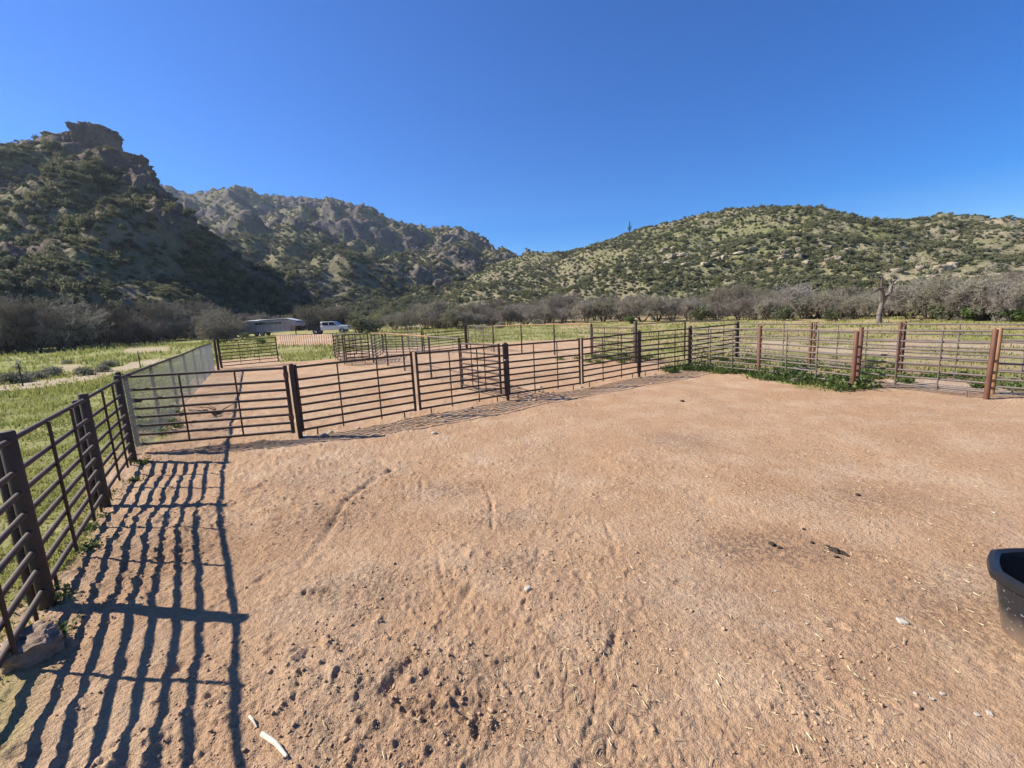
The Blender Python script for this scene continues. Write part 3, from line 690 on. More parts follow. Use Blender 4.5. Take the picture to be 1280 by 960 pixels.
# leafy bushes in and before the thicket
BUSH = [('leaf_dark', foliage_mesh('foliage', 900, 1.0, 1.5, .09, 31, 7)), ('leaf_paloverde', foliage_mesh('foliage', 1100, 1.3, 2.2, .085, 32, 8)), ('leaf_sage', foliage_mesh('foliage', 1500, .8, .62, .045, 33, 6)), ('leaf_weed', foliage_mesh('foliage', 900, .8, .8, .06, 34, 6))]
STEMS = MB()
for i in range(7):
    a = i * .9; STEMS.path([(0, 0, -.05), (.12 * math.cos(a), .12 * math.sin(a), .35), (.4 * math.cos(a), .4 * math.sin(a), .85)], [.03, .024, .012], 5)
STEM_ME = STEMS.mesh('stems'); STEM_ME.materials.append(M['bark'])
for m_, me in BUSH: me.materials.append(M[m_])
def put_bush(k, x, y, s, label, name, group=None, sz=1.0):
    t = empty(name, (x, y, gh(x, y) - .03), random.uniform(0, 6.28), label, 'bush', group); t.scale = (s, s, s * sz)
    f = link('foliage', BUSH[k][1], parent=t); st = link('stems', STEM_ME, parent=t); st.scale = (.7, .7, .7); return t
for (px, py, s) in ((15, 479, 1.05), (44, 474, .75), (66, 470, .95), (106, 469, .85), (128, 465, .7), (135, 459, .8), (85, 455, .6), (20, 462, .6), (-40, 480, 1.0)):
    x, y = on_ground(px, py); put_bush(2, x, y, s, 'rounded grey green sagebrush by the pale track beyond the meadow', 'sagebrush', 'sagebrush along the pale track', .9)
for i in range(46):
    px = g.uniform(330, 760); py = np.interp(px, fx, fy); x, y = on_ground(px, py); r = math.hypot(x, y); q = 1 + g.uniform(6, 34) / r
    if 290 < px < 450: q = max(q, 106 / r)
    put_bush(g.choice([1, 1, 0]), x * q, y * q, g.uniform(1.0, 1.9), 'olive green palo verde behind the bare thicket at the valley mouth', 'palo_verde', 'palo verdes behind the thicket')
for i in range(26):
    px = g.uniform(780, 1500); py = np.interp(px, fx, fy); x, y = on_ground(px, py); r = math.hypot(x, y); q = 1 + g.uniform(8, 30) / r
    put_bush(g.choice([1, 0, 0]), x * q, y * q, g.uniform(.8, 1.3), 'leafy green bush among the bare trees below the broad hill', 'leafy_bush', 'leafy bushes below the broad hill')
for (px, py, s, k) in ((877, 402, 1.35, 0), (1225, 402, 1.3, 3), (1262, 403, 1.1, 3), (790, 405, 1.2, 3), (980, 402, 1.0, 0), (1180, 401, 1.1, 0), (1040, 402, .8, 0), (670, 408, 1.4, 2), (625, 411, 1.4, 2), (600, 414, 1.1, 2)):
    x, y = on_ground(px, py); put_bush(k, x, y, s, ['dark green bush', '', 'pale grey green bush', 'bright green bush'][k] + ' standing before the bare thicket', 'thicket_bush', 'bushes before the thicket, ' + BUSH[k][0][5:])
x, y, _ = at_dist(450, 414, 66); put_bush(0, x, y, 2.0, 'dark bush hiding the front end of the white pickup', 'dark_bush')
x, y, _ = at_dist(462, 414, 70); put_bush(0, x, y, 1.6, 'smaller dark bush beside the one hiding the pickup', 'dark_bush')
x, y, _ = at_dist(303, 425, 70); put_bush(3, x, y, 1.2, 'bright green bush at the rear of the stock trailer', 'green_bush')
x, y, _ = at_dist(330, 430, 52); put_bush(3, x, y, .8, 'low green bush in front of the stock trailer', 'green_bush')

def dead_tree():
    x, y = on_ground(1099, 404); t = empty('dead_tree', (x, y, gh(x, y)), 0, 'dead leafless tree with pale forked trunk before the hill', 'tree')
    k = y / 540 * 1.05
    def P(px, py): return ((px - 1099) * k, 0, (402 - py) * k)
    def off(q, dy): return (q[0], dy, q[2])
    MB().path([P(1099, 403), P(1098, 392), P(1100, 380), P(1102, 374)], [.2, .17, .15, .13], 9).build('trunk', 'dead_wood', t)
    for pts, r in (([P(1101, 377), off(P(1096, 368), -.3), off(P(1092, 362), -.5), off(P(1086, 362), -.6), off(P(1080, 365), -.7)], [.2, .17, .13, .1, .05]), ([off(P(1092, 362), -.5), off(P(1089, 353), -.7), off(P(1086, 347), -.9)], [.1, .06, .02]),
                   ([P(1101, 376), off(P(1110, 369), .4), off(P(1117, 366), .6), off(P(1120, 358), .8), off(P(1118, 354), .9)], [.17, .15, .13, .1, .06]), ([off(P(1119, 358), .8), off(P(1127, 352), 1.0), off(P(1135, 350), 1.3)], [.08, .05, .02]),
                   ([off(P(1110, 369), .4), off(P(1118, 372), .1), off(P(1126, 371), -.2)], [.08, .05, .02]), ([P(1101, 376), off(P(1103, 366), -.5), off(P(1100, 357), -.8)], [.1, .06, .02]), ([off(P(1118, 354), .9), off(P(1124, 346), 1.0)], [.05, .015])):
        MB().path(pts, r, 7).build('limb', 'dead_wood', t)
dead_tree()
# leaning dark dead branch by the mesh fence end
x, y = on_ground(252, 424)
t = empty('fallen_tree', (x, y, gh(x, y)), 0, 'dark fallen tree leaning behind the end of the mesh fence', 'tree')
MB().path([(2.6, 0, .2), (.8, .2, 1.6), (-1.5, .3, 3.2), (-3.2, .2, 4.3)], [.26, .22, .15, .06], 7).build('trunk', 'bark', t)
for i in range(14):
    a = random.uniform(0, 1); p = (2.2 - 4.6 * a, .1, .5 + 3.2 * a); MB().path([p, (p[0] - random.uniform(.3, 1.6), random.uniform(-.8, .8), p[2] + random.uniform(-1.2, .5)), (p[0] - random.uniform(1.2, 3.2), random.uniform(-1.2, 1.2), max(.1, p[2] + random.uniform(-2.2, .6)))], [.07, .04, .012], 5).build('branch', 'bark', t)

# ------------------------------------------------------------------ grass and weeds
def blades(name, X, Y, hgt, wid, m, seed, label, cat, bend=.5):
    g_ = np.random.default_rng(seed); n = len(X); Z = ground_h(X, Y) - .01
    h = hgt * g_.uniform(.5, 1.4, n); a = g_.uniform(0, 6.283, n); w = wid * g_.uniform(.7, 1.3, n)
    bx = np.cos(a + 1.2) * h * bend * g_.uniform(.1, 1, n); by = np.sin(a + 1.2) * h * bend * g_.uniform(.1, 1, n)
    dx = np.cos(a) * w; dy = np.sin(a) * w
    V = np.stack([np.stack([X - dx, Y - dy, Z], -1), np.stack([X + dx, Y + dy, Z], -1), np.stack([X + dx * .7 + bx * .4, Y + dy * .7 + by * .4, Z + h * .6], -1), np.stack([X + bx, Y + by, Z + h], -1)], 1).reshape(-1, 3)
    return link(name, mesh_np(name, V, np.arange(4 * n).reshape(-1, 4)), m, kind='stuff', label=label, category=cat)
def sample_polar(n, r0, r1, az0, az1, seed):
    g_ = np.random.default_rng(seed); r = np.exp(g_.uniform(math.log(r0), math.log(r1), n)); a = np.radians(g_.uniform(az0, az1, n)); return r * np.sin(a), r * np.cos(a)
X, Y = sample_polar(210000, 2.6, 34, -66, -20, 61); gm, pm = masks(X, Y); cl = fbm(X * .8, Y * .8, 4, 88)
k = (left_of_fence(X, Y) > .02) & (RNG.random(len(X)) < gm * np.clip(.55 + .9 * cl, .06, 1)); X, Y = X[k], Y[k]; r_ = np.hypot(X, Y)
blades('meadow_grass', X, Y, .038 + .0022 * r_ , .0045 + .0009 * r_, 'grass', 62, 'short bright green meadow grass outside the pipe fence', 'grass')
X, Y = sample_polar(120000, 10, 62, -2, 56, 63); gm, pm = masks(X, Y); cl = fbm(X * .5, Y * .5, 4, 89)
k = (gm > .3) & (RNG.random(len(X)) < gm * np.clip(.35 + .9 * cl, .03, 1)); X, Y = X[k], Y[k]; r_ = np.hypot(X, Y)
blades('verge_grass', X, Y, .07 + .0022 * r_, .004 + .0008 * r_, 'grass', 64, 'patchy green grass beyond the pens below the broad hill', 'grass')
X, Y = sample_polar(60000, 22, 75, -62, -2, 65); gm, pm = masks(X, Y); cl = fbm(X * .25, Y * .25, 4, 90)
k = (gm > .5) & (RNG.random(len(X)) < np.clip(.35 + 1.1 * cl, .03, 1)); X, Y = X[k], Y[k]; r_ = np.hypot(X, Y)
blades('field_grass', X, Y, .06 + .0045 * r_, .012 + .0008 * r_, 'grass', 66, 'taller green grass at the foot of the bare trees', 'grass')

def weed_mesh(seed, n=150):
    g_ = np.random.default_rng(seed); me = MB()
    V = []; 
    for i in range(n):
        a = g_.uniform(0, 6.283); e = g_.uniform(.15, 1.35); L = g_.uniform(.12, .34); b = np.array([g_.normal() * .12, g_.normal() * .12, 0.0])
        d = np.array([math.cos(a) * math.cos(e), math.sin(a) * math.cos(e), math.sin(e)]); u = np.array([-math.sin(a), math.cos(a), 0]); c = b + d * L * g_.uniform(.3, 1); w = .028 * g_.uniform(.6, 1.4); q = .055 * g_.uniform(.6, 1.5)
        V += [c - d * q, c + u * w, c + d * q + np.array([0, 0, -.015]), c - u * w]
    return mesh_np('leaves', np.array(V), np.arange(4 * n).reshape(-1, 4))
WEED = []
for i in range(4):
    me = weed_mesh(70 + i); me.materials.append(M['leaf_weed']); WEED.append(me)
WST = MB()
for i in range(6): WST.tube((0, 0, -.03), (.12 * math.cos(i), .12 * math.sin(i), .22), .006, .003, 4)
WST = WST.mesh('stem'); WST.materials.append(M['leaf_weed'])
def weed(x, y, s, label, group, i):
    t = empty('weed_plant', (x, y, gh(x, y) - .02), i * 1.7, label, 'weed', group); t.scale = (s, s, s); link('leaves', WEED[i % 4], parent=t); link('stem', WST, parent=t)
gw = random.Random(9)
def weeds_along(a, b, n, side, s0, s1, label, group):
    for i in range(n):
        q = gw.random(); x = a[0] + (b[0] - a[0]) * q + gw.gauss(0, side); y = a[1] + (b[1] - a[1]) * q + gw.gauss(0, side); weed(x, y, gw.uniform(s0, s1), label, group, i)
weeds_along(CP[5], D950, 26, .25, .5, 1.0, 'leafy green weed along the panel between the corner and the rusty post', 'weeds under the corner panel')
weeds_along(D950, D1067, 60, .20, .5, 1.15, 'bushy green weed under the panel between two rusty red posts', 'weeds under the rusty post panel')
weeds_along((5.2, 14.4), CP[5], 14, .22, .5, .9, 'low green weed at the pen corner post', 'weeds at the pen corner')
weeds_along(C921, C1127, 50, .9, .4, .9, 'green weed in the strip between the sunlit double pipe fences', 'weeds between the double fences')
weeds_along((9.9, 11.5), (12.5, 8.5), 30, .5, .5, .9, 'green weed behind the rusty gate panel', 'weeds behind the gate panel')
weeds_along((-3.4, 2.6), (-6.1, 6.7), 16, .10, .2, .42, 'small green weed at the foot of the long pipe fence', 'weeds along the long fence')
weeds_along((-7.3, 8.6), (-8.6, 10.9), 10, .18, .5, .9, 'green weed at the foot of the wire mesh fence', 'weeds along the mesh fence')
weeds_along((3.7, 19.6), (5.0, 17.3), 26, .8, .5, 1.0, 'green weed around the panel near the back corner of the pens', 'weeds near the back panel')

# ------------------------------------------------------------------ pipe fences
UNIT = MB().tube((0, 0, 0), (1, 0, 0), 1.0, None, 10).mesh('rail', True)     # one shared pipe, scaled for each rail
_PIPE = {}
def pipe(name, p0, p1, r, m, parent, **p):
    if m not in _PIPE:
        q = UNIT.copy(); q.materials.clear(); q.materials.append(M[m]); _PIPE[m] = q
    o = link(name, _PIPE[m], parent=parent, **p); d = Vector(p1) - Vector(p0)
    o.location = p0; o.rotation_euler = d.to_track_quat('X', 'Z').to_euler(); o.scale = (d.length, r, r); return o
RAILS = [1.36, 1.12, .95, .79, .635, .48, .325, .155]
def panel(a, b, label, group='pipe corral panels', m='rust_dark', gap=.07, lift=.0, stiff=2, rails=RAILS, rr=.024, upr=.030, hs=1.0, name='pipe_fence', foot=True, posts=True):
    ax, ay = a; bx, by = b; L = math.hypot(bx - ax, by - ay); ux, uy = (bx - ax) / L, (by - ay) / L
    za, zb = gh(ax, ay), gh(bx, by); t = empty(name, (ax, ay, za), math.atan2(uy, ux), label, 'fence', group); sl = (zb - za) / L
    x0, x1 = gap, L - gap
    def z(x, h): return h * hs + lift + sl * x
    for h in rails: pipe('rail', (x0, random.gauss(0, .004), z(x0, h) + random.gauss(0, .004)), (x1, random.gauss(0, .004), z(x1, h) + random.gauss(0, .004)), rr, m, t)
    if posts:
        for x in (x0, x1): pipe('upright', (x, 0, z(x, rails[-1] - .03)), (x, 0, z(x, rails[0] + .045)), upr, m, t)
    for i in range(stiff):
        x = x0 + (x1 - x0) * (i + 1) / (stiff + 1) + random.gauss(0, .02)
        pipe('stiffener', (x, -.034, z(x, rails[-1] - (.06 if foot else 0))), (x, -.034, z(x, rails[0])), .014, m, t)
    if foot:
        for x in (x0 + .25, x1 - .25): pipe('foot', (x, 0, sl * x - .04), (x, 0, z(x, rails[-1])), .013, m, t)
    return t
POST_H = 1.43
def post_mesh(r, h):
    return MB().lathe([(r * .98, -.35), (r, 0), (r, h - .012), (r * .86, h), (0.001, h + .006)], 14).mesh('post', True)
_PM = {}
def post(p, label, m='rust_dark', r=.055, h=POST_H, group='steel corral posts', lean=0.0):
    if (r, h, m) not in _PM:
        q = post_mesh(r, h); q.materials.append(M[m]); _PM[(r, h, m)] = q
    o = link('corral_post', _PM[(r, h, m)]); o.location = (p[0], p[1], gh(*p)); o.rotation_euler = (random.gauss(0, .008), random.gauss(0, .008) + lean, random.random() * 6)
    return tag(o, label, 'post', group)

# long fence beside the meadow
G_L = 'panels of the long fence beside the meadow'
names = ['farthest from the gate corner', 'beside the half buried rock', 'between the heavy posts beside the meadow', 'that meets the gate corner beside the meadow']
for i in range(4):
    panel(LF[i], LF[i + 1], 'dark pipe panel of the long fence ' + names[i], G_L, gap=.02, rr=.0215, upr=.034, posts=False)
for i, s in enumerate(['farthest from the gate corner', 'three panels from the gate corner', 'next to the half buried rock', 'half way to the gate corner', 'where the wire mesh begins']):
    post(LF[i], 'heavy dark long fence post ' + s, r=.05, group='posts of the long fence')
    if 0 < i < 4: post((LF[i][0] - .135, LF[i][1] + .03), 'slimmer dark post set close against the long fence post ' + s, r=.042, h=1.36, group='second posts of the long fence')
# wire mesh fence carrying the line on
n = 7
MP = [(LF[4][0] + (MESH_END[0] - LF[4][0]) * i / n, LF[4][1] + (MESH_END[1] - LF[4][1]) * i / n) for i in range(n + 1)]
def mesh_fence(a, b, label, group, top='pipe_grey', h=1.38, sp=.05, wire=.0015, m='galvanised', first=True, last=True, pr=.03, rail_r=.026, low=.04):
    ax, ay = a; bx, by = b; L = math.hypot(bx - ax, by - ay); za, zb = gh(ax, ay), gh(bx, by); sl = (zb - za) / L
    t = empty('mesh_fence', (ax, ay, za), math.atan2(by - ay, bx - ax), label, 'fence', group)
    pipe('top_rail', (-.02, 0, h), (L + .02, 0, h + zb - za), rail_r, top, t)
    if first: pipe('fence_post', (0, 0, -.3), (0, 0, h + .03), pr, 'rust_dark', t)
    if last: pipe('fence_post', (L, 0, zb - za - .3), (L, 0, h + zb - za + .03), pr, 'rust_dark', t)
    V = []; F = []
    def bar(p, q, w):
        d = np.array(q, float) - np.array(p, float); d /= np.linalg.norm(d); u = np.cross(d, [0, 1, 0]); u /= np.linalg.norm(u); v = np.array([0, 1.0, 0]); b0 = len(V)
        for e in (p, q):
            for k in range(3): V.append(np.array(e) + w * (math.cos(2.094 * k) * u + math.sin(2.094 * k) * v))
        for k in range(3): F.append((b0 + k, b0 + 3 + k, b0 + 3 + (k + 1) % 3, b0 + (k + 1) % 3))
    for i in range(int(L / sp)):
        x = i * sp; bar((x, -.035, low + sl * x), (x, -.035, h + sl * x), wire)
    for i in range(int((h - low) / sp)):
        z = low + i * sp; bar((0, -.035, z), (L, -.035, z + zb - za), wire)
    link('wire_mesh', mesh_np('wire_mesh', np.array(V), np.array(F)), m, t, kind='stuff'); return t
ends = ['starting at the gate corner', 'second from the gate corner', 'third from the gate corner', 'fourth from the gate corner', 'fifth from the gate corner', 'sixth from the gate corner', 'ending at the far gate']
for i in range(n):
    mesh_fence(MP[i], MP[i + 1], 'grey wire mesh fence section ' + ends[i], 'sections of the wire mesh fence', 'rust_dark', wire=.0020, first=(i > 0), last=(i == n - 1))

# gate at the corner and the curved row of panels
GA, GB = (-6.62, 7.38), (-4.16, 7.93)
gate = panel(GA, GB, 'dark eight rail pipe gate hung next to the wire mesh corner', 'pen gates', gap=0.0, lift=.0, foot=False, name='pipe_gate', upr=.034)
MB().box((.10, 0, .93), (.14, .05, .06)).build('latch', 'rust_dark', gate)
for z_ in (.35, 1.15): MB().tube((2.52, 0, z_), (2.52, 0, z_ + .09), .045, None, 10).build('hinge', 'rust_red', gate)
post((-6.70, 7.33), 'slim dark gate post at the wire mesh corner', r=.04)
post(CP[0], 'dark steel post where the corner gate closes', r=.042)
G_C = 'panels of the curved middle fence'
lab = ['next to the corner gate', 'second from the corner gate', 'just past the chained post', 'fourth from the corner gate', 'ending at the weedy pen corner']
for i in range(5):
    panel(CP[i], CP[i + 1], 'dark eight rail panel of the middle fence, ' + lab[i], G_C, gap=.055, upr=.028, rr=.022)
p = post(CP[2], 'dark steel post with a latch chain at the pen divider', r=.042)
post(CP[4], 'dark middle fence post one panel short of the weedy corner', r=.042, group=G_C + ' posts')
post(CP[5], 'thick dark steel post at the weedy pen corner', r=.065, h=1.46)
def chain(x, y, z):
    t = empty('latch_chain', (x, y, z), .5, 'small grey latch chain looped round the divider post', 'chain')
    for i in range(8):
        a = i / 8 * 6.283; MB().tube((.075 * math.cos(a), .075 * math.sin(a), -.02 * math.sin(a)), (.075 * math.cos(a + .8), .075 * math.sin(a + .8), -.02 * math.sin(a + .8)), .007, None, 5).build('chain_link', 'galvanised', t)
chain(CP[2][0], CP[2][1], gh(*CP[2]) + 1.0)
# right hand double fence; front rails coloured paler to imitate sun on them
panel(CP[5], C921, 'dark pipe panel linking the weedy corner to the back fence', 'panels of the back pens', upr=.035)
panel(CP[5], D950, 'sunlit grey pipe panel running from the weedy corner to a rusty post', 'panels of the sunlit front fence', m='pipe_grey', rr=.02, posts=False, gap=.03)
panel(D950, D1067, 'sunlit grey pipe panel with bushy weeds and an old log under it', 'panels of the sunlit front fence', m='pipe_grey', rr=.02, posts=False, gap=.03)
panel(D1075, D1240, 'sunlit brown pipe gate panel between the two pairs of rusty posts', 'panels of the sunlit front fence', m='pipe_grey', rr=.022, posts=False, gap=.03)
panel(D1252, DEND, 'sunlit brown pipe panel beyond the orange rusted post', 'panels of the sunlit front fence', m='pipe_grey', rr=.022, posts=False, gap=.03)
post(D950, 'rusty red steel post at the near end of the weedy corner panel', 'rust_red', .052, 1.44)
post(D1067, 'rusty red steel post standing right behind the bushy weeds', 'rust_red', .048, 1.36)
post(D1075, 'dark red steel post paired close to the post behind the weeds', 'rust_red', .045, 1.43)
post(D1240, 'rusty red brown steel post beside the orange rusted one', 'rust_red', .046, 1.40)
post(D1252, 'bright orange rusted steel post at the panel gap', 'rust_orange', .046, 1.38)
for a, b, s in ((C921, C1009, 'starting at the dark back corner post'), (C1009, C1127, 'between the two twin red posts'), (C1127, CEND, 'running on past the second twin post')):
    panel(a, b, 'grey pipe panel of the back fence ' + s, 'panels of the back fence on the weedy strip', m='pipe_grey', rr=.02, posts=False, gap=.03)
post(C921, 'thick dark steel post at the back corner of the weedy strip', 'rust_dark', .075, 1.43)
for c, s in ((C1009, 'first'), (C1127, 'second')):
    for k in (-.09, .09): post((c[0] + k * .9, c[1] + k * .35), 'slim red brown post, one of the %s twin pair in the back fence' % s, 'rust_red', .042, 1.42, 'twin posts of the back fence, %s pair' % s)

# pipe fences of the inner pens
def rail_fence(a, b, label, group, rails=(1.5,), m='rust_orange', h=1.5, last=True, first=True, rr=.024):
    ax, ay = a; bx, by = b; L = math.hypot(bx - ax, by - ay); za, zb = gh(ax, ay), gh(bx, by); t = empty('rail_fence', (ax, ay, za), math.atan2(by - ay, bx - ax), label, 'fence', group)
    for q in rails: pipe('rail', (0, 0, q), (L, 0, q + zb - za), rr, m, t)
    if first: pipe('fence_post', (0, 0, -.3), (0, 0, h), .034, 'rust_dark', t)
    if last: pipe('fence_post', (L, 0, zb - za - .3), (L, 0, h + zb - za), .034, 'rust_dark', t)
    return t
nm = ['at the panel stack', 'second from the panel stack', 'third from the panel stack', 'nearest the middle fence']
for i in range(4):
    mesh_fence(A_POSTS[i], A_POSTS[i + 1], 'wire mesh pen divider with pipe top rail, section ' + nm[i], 'sections of the pen divider', 'rust_orange' if i < 3 else 'pipe_grey', 1.5, .10, .0013, first=(i == 0), pr=.036)
panel(A_POSTS[4], (-.25, 10.75), 'dark pipe panel joining the pen divider to the chained post', 'panels of the inner pens', foot=False)
nm = ['at the grey rail gate', 'in the middle of the back run', 'meeting the dark back post']
for i in range(3):
    mesh_fence(B_POSTS[i], B_POSTS[i + 1], 'back pen fence with orange top rail, section ' + nm[i], 'sections of the back pen fence', 'rust_orange', 1.52, .2, .0012, first=(i == 0), pr=.036)
panel(B_POSTS[3], B794, 'dark pipe panel between the back post and the tall twin post', 'panels of the inner pens')
post(B_POSTS[3], 'dark steel post ending the orange railed back fence', r=.06, h=1.5)
post(B794, 'tall dark steel post behind the middle fence near the weedy corner', r=.06, h=1.6)
rail_fence(B794, B853, 'thin grey rail fence from the tall dark post', 'thin rail fences behind the middle fence', (1.5, 1.0, .5), 'pipe_grey', rr=.018, first=False)
rail_fence(B853, C921, 'thin grey rail fence reaching the dark back corner post', 'thin rail fences behind the middle fence', (1.5, 1.0, .5), 'pipe_grey', rr=.018, last=False, first=False)
panel((-10.13, 24.92), (-8.19, 21.34), 'dark panel seen end on at the side of the panel stack', 'panels of the stacked pen', hs=1.08)
panel((-10.0, 25.1), (-7.2, 23.3), 'dark back panel of the panel stack', 'panels of the stacked pen', hs=1.08)
panel((-8.15, 21.25), (-7.15, 22.1), 'dark front panel of the panel stack with a sagging bottom rail', 'panels of the stacked pen', hs=1.1)
panel(A_POSTS[0], (-8.0, 27.2), 'dark pipe panel running back from the divider end', 'panels of the stacked pen')
panel((-8.0, 27.2), (-5.3, 26.4), 'dark pipe panel closing the pen between stack and chute', 'panels of the stacked pen')
panel((-10.13, 24.92), (-9.7, 27.4), 'dark pipe panel running back from the stack corner', 'panels of the stacked pen')
panel((-5.3, 26.4), (-2.88, 28.6), 'dark pipe panel of the far chute in front of the thicket', 'panels of the far chute', hs=1.12)
panel((-6.9, 29.4), (-5.3, 26.4), 'grey pipe panel of the far chute angled towards the trees', 'panels of the far chute', hs=1.2, m='pipe_grey')
post((-2.88, 28.7), 'thick dark post at the corner of the far chute', r=.09, h=1.62)
panel((-2.75, 28.6), B_POSTS[0], 'grey rail gate between the far chute and the back pen fence', 'panels of the far chute', m='pipe_grey', rails=[1.5, 1.25, 1.0, .75, .4], rr=.028)
fg = panel((-15.03, 22.33), (-12.89, 24.02), 'open dark pipe gate at the end of the wire mesh fence', 'pen gates', foot=False, name='pipe_gate', hs=1.08, gap=.02)
post((-15.1, 22.25), 'dark post carrying the open far gate', r=.06, h=1.6)
post((-15.35, 22.9), 'grey green weathered post behind the far gate', r=.05, h=1.45)
# stay fence on the far track
A0, B0 = on_ground(352, 432.5), on_ground(418, 433); L0 = math.hypot(B0[0] - A0[0], B0[1] - A0[1])
t = empty('wire_fence', (A0[0], A0[1], gh(*A0)), math.atan2(B0[1] - A0[1], B0[0] - A0[0]), 'low wire fence of many thin rods along the far track', 'fence')
for i in range(25):
    x = L0 * i / 24; pipe('rod', (x, 0, -.1), (x + random.gauss(0, .02), 0, 1.05 + random.gauss(0, .03)), .016, 'rust_dark', t)
for z in (.95, .5): pipe('wire', (0, 0, z), (L0, 0, z), .006, 'galvanised', t)
# T posts of the meadow wire
for (px, py, h, s) in ((29, 483, 1.10, 'standing at the edge of the pale track by the sagebrush'), (176, 461, 1.0, 'rising behind the wire mesh fence')):
    x, y = on_ground(px, py); t = empty('wire_post', (x, y, gh(x, y)), .4, 'thin pale tipped post ' + s, 'post', 'thin wire posts in the meadow')
    MB().box((0, 0, h / 2 - .2), (.05, .012, h + .2)).box((0, .016, h / 2 - .2), (.010, .022, h + .198)).build('stake', 'rust_dark', t, False)
    MB().box((0, 0, h - .03), (.054, .018, .13)).build('painted_tip', 'white_paint', t, False)

# ------------------------------------------------------------------ pickup and stock trailer
def wheel(parent, x, y, r=.38, w=.26):
    a = MB(); n = 20; prof = [(r * .62, -w / 2), (r * .93, -w / 2), (r, -w * .32), (r, w * .32), (r * .93, w / 2), (r * .62, w / 2)]
    a.lathe(prof, n); a.v = [(p[0], p[2], p[1]) for p in a.v]; a.f = [f[::-1] for f in a.f]
    o = a.build('tyre', 'black_rubber', None); wh = link('wheel', None, parent=parent); wh.location = (x, y, r); o.parent = wh
    q = MB(); q.lathe([(.001, -w * .30), (r * .3, -w * .34), (r * .45, -w * .22), (r * .62, -w * .42), (r * .64, w * .40), (.001, w * .30)], n); q.v = [(p[0], p[2], p[1]) for p in q.v]; q.f = [f[::-1] for f in q.f]; q.build('rim', 'chrome', wh)
def bevel(o, w=.04, s=2):
    md = o.modifiers.new('bevel', 'BEVEL'); md.width = w; md.segments = s; md.limit_method = 'ANGLE'; md.angle_limit = math.radians(35); return o
def pickup():
    x, y, _ = at_dist(414.5, 414, 76); t = empty('pickup_truck', (x, y, gh(x, y)), math.radians(3), 'white crew cab pickup truck parked by the stock trailer', 'truck')
    # x forward; cab centre near x = 0
    bevel(MB().prism([(-1.35, .55), (2.95, .55), (2.98, .95), (2.85, 1.18), (1.55, 1.27), (-1.35, 1.27)], -.98, .98).build('body', 'white_paint', t), .06)
    cab = bevel(MB().prism([(-1.35, 1.27), (1.45, 1.27), (.72, 1.90), (-1.15, 1.92), (-1.32, 1.80)], -.86, .86).build('cab', 'white_paint', t), .06)
    for s in (-1, 1):
        y_ = s * .868
        MB().prism([(-1.02, 1.33), (-.12, 1.33), (-.12, 1.80), (-1.02, 1.80)], y_ - .008, y_ + .008).build('side_window', 'dark_glass', t, False)
        MB().prism([(.0, 1.33), (1.16, 1.33), (.66, 1.79), (.0, 1.80)], y_ - .008, y_ + .008).build('side_window', 'dark_glass', t, False)
        for dx in (-.06, .98): MB().box((dx, s * .985, 1.08), (.16, .03, .03)).build('door_handle', 'chrome', t)
        MB().box((1.05, s * 1.08, 1.38), (.10, .18, .17)).build('mirror', 'black_plastic', t)
        MB().box((2.93, s * .72, .98), (.10, .36, .20)).build('headlight', 'dark_glass', t)
        MB().box((-3.36, s * .88, 1.0), (.05, .14, .30)).build('tail_light', 'lamp_red', t)
    MB().prism([(1.50, 1.30), (.79, 1.88), (.76, 1.88), (1.46, 1.30)], -.78, .78).build('windscreen', 'dark_glass', t, False)
    bed = MB(); bed.box((-2.36, 0, .66), (1.98, 1.92, .10))
    for s in (-1, 1): bed.box((-2.36, s * .93, .98), (1.98, .08, .60))
    bed.box((-3.32, 0, .98), (.06, 1.78, .60)).build('bed', 'black_plastic', t, False)
    ld = MB(); 
    for i in range(3): ld.box((-1.75 - .6 * i, 0, 1.05), (.5, 1.5, .7 - .1 * i), .05 * i)
    ld.build('toolbox', 'black_plastic', t, False)
    hr = MB(); hr.tube((-1.5, -.8, 1.2), (-1.5, -.8, 1.85), .04).tube((-1.5, .8, 1.2), (-1.5, .8, 1.85), .04).tube((-1.5, -.84, 1.85), (-1.5, .84, 1.85), .04).tube((-1.5, 0, 1.2), (-1.5, 0, 1.85), .03); hr.build('headache_rack', 'black_plastic', t)
    MB().box((3.0, 0, .62), (.16, 1.9, .22)).build('bumper', 'chrome', t)
    MB().box((2.96, 0, .98), (.06, 1.0, .24)).build('grille', 'black_plastic', t)
    for wx in (1.95, -2.15):
        for s in (-1, 1):
            wheel(t, wx, s * .86)
            MB().lathe([(.47, -.06), (.47, .06), (.40, .06), (.40, -.06), (.47, -.06)], 20).build('wheel_arch', 'black_plastic', t).matrix_local = Matrix.Translation((wx, s * .93, .42)) @ Matrix.Rotation(math.pi / 2, 4, 'X')
pickup()
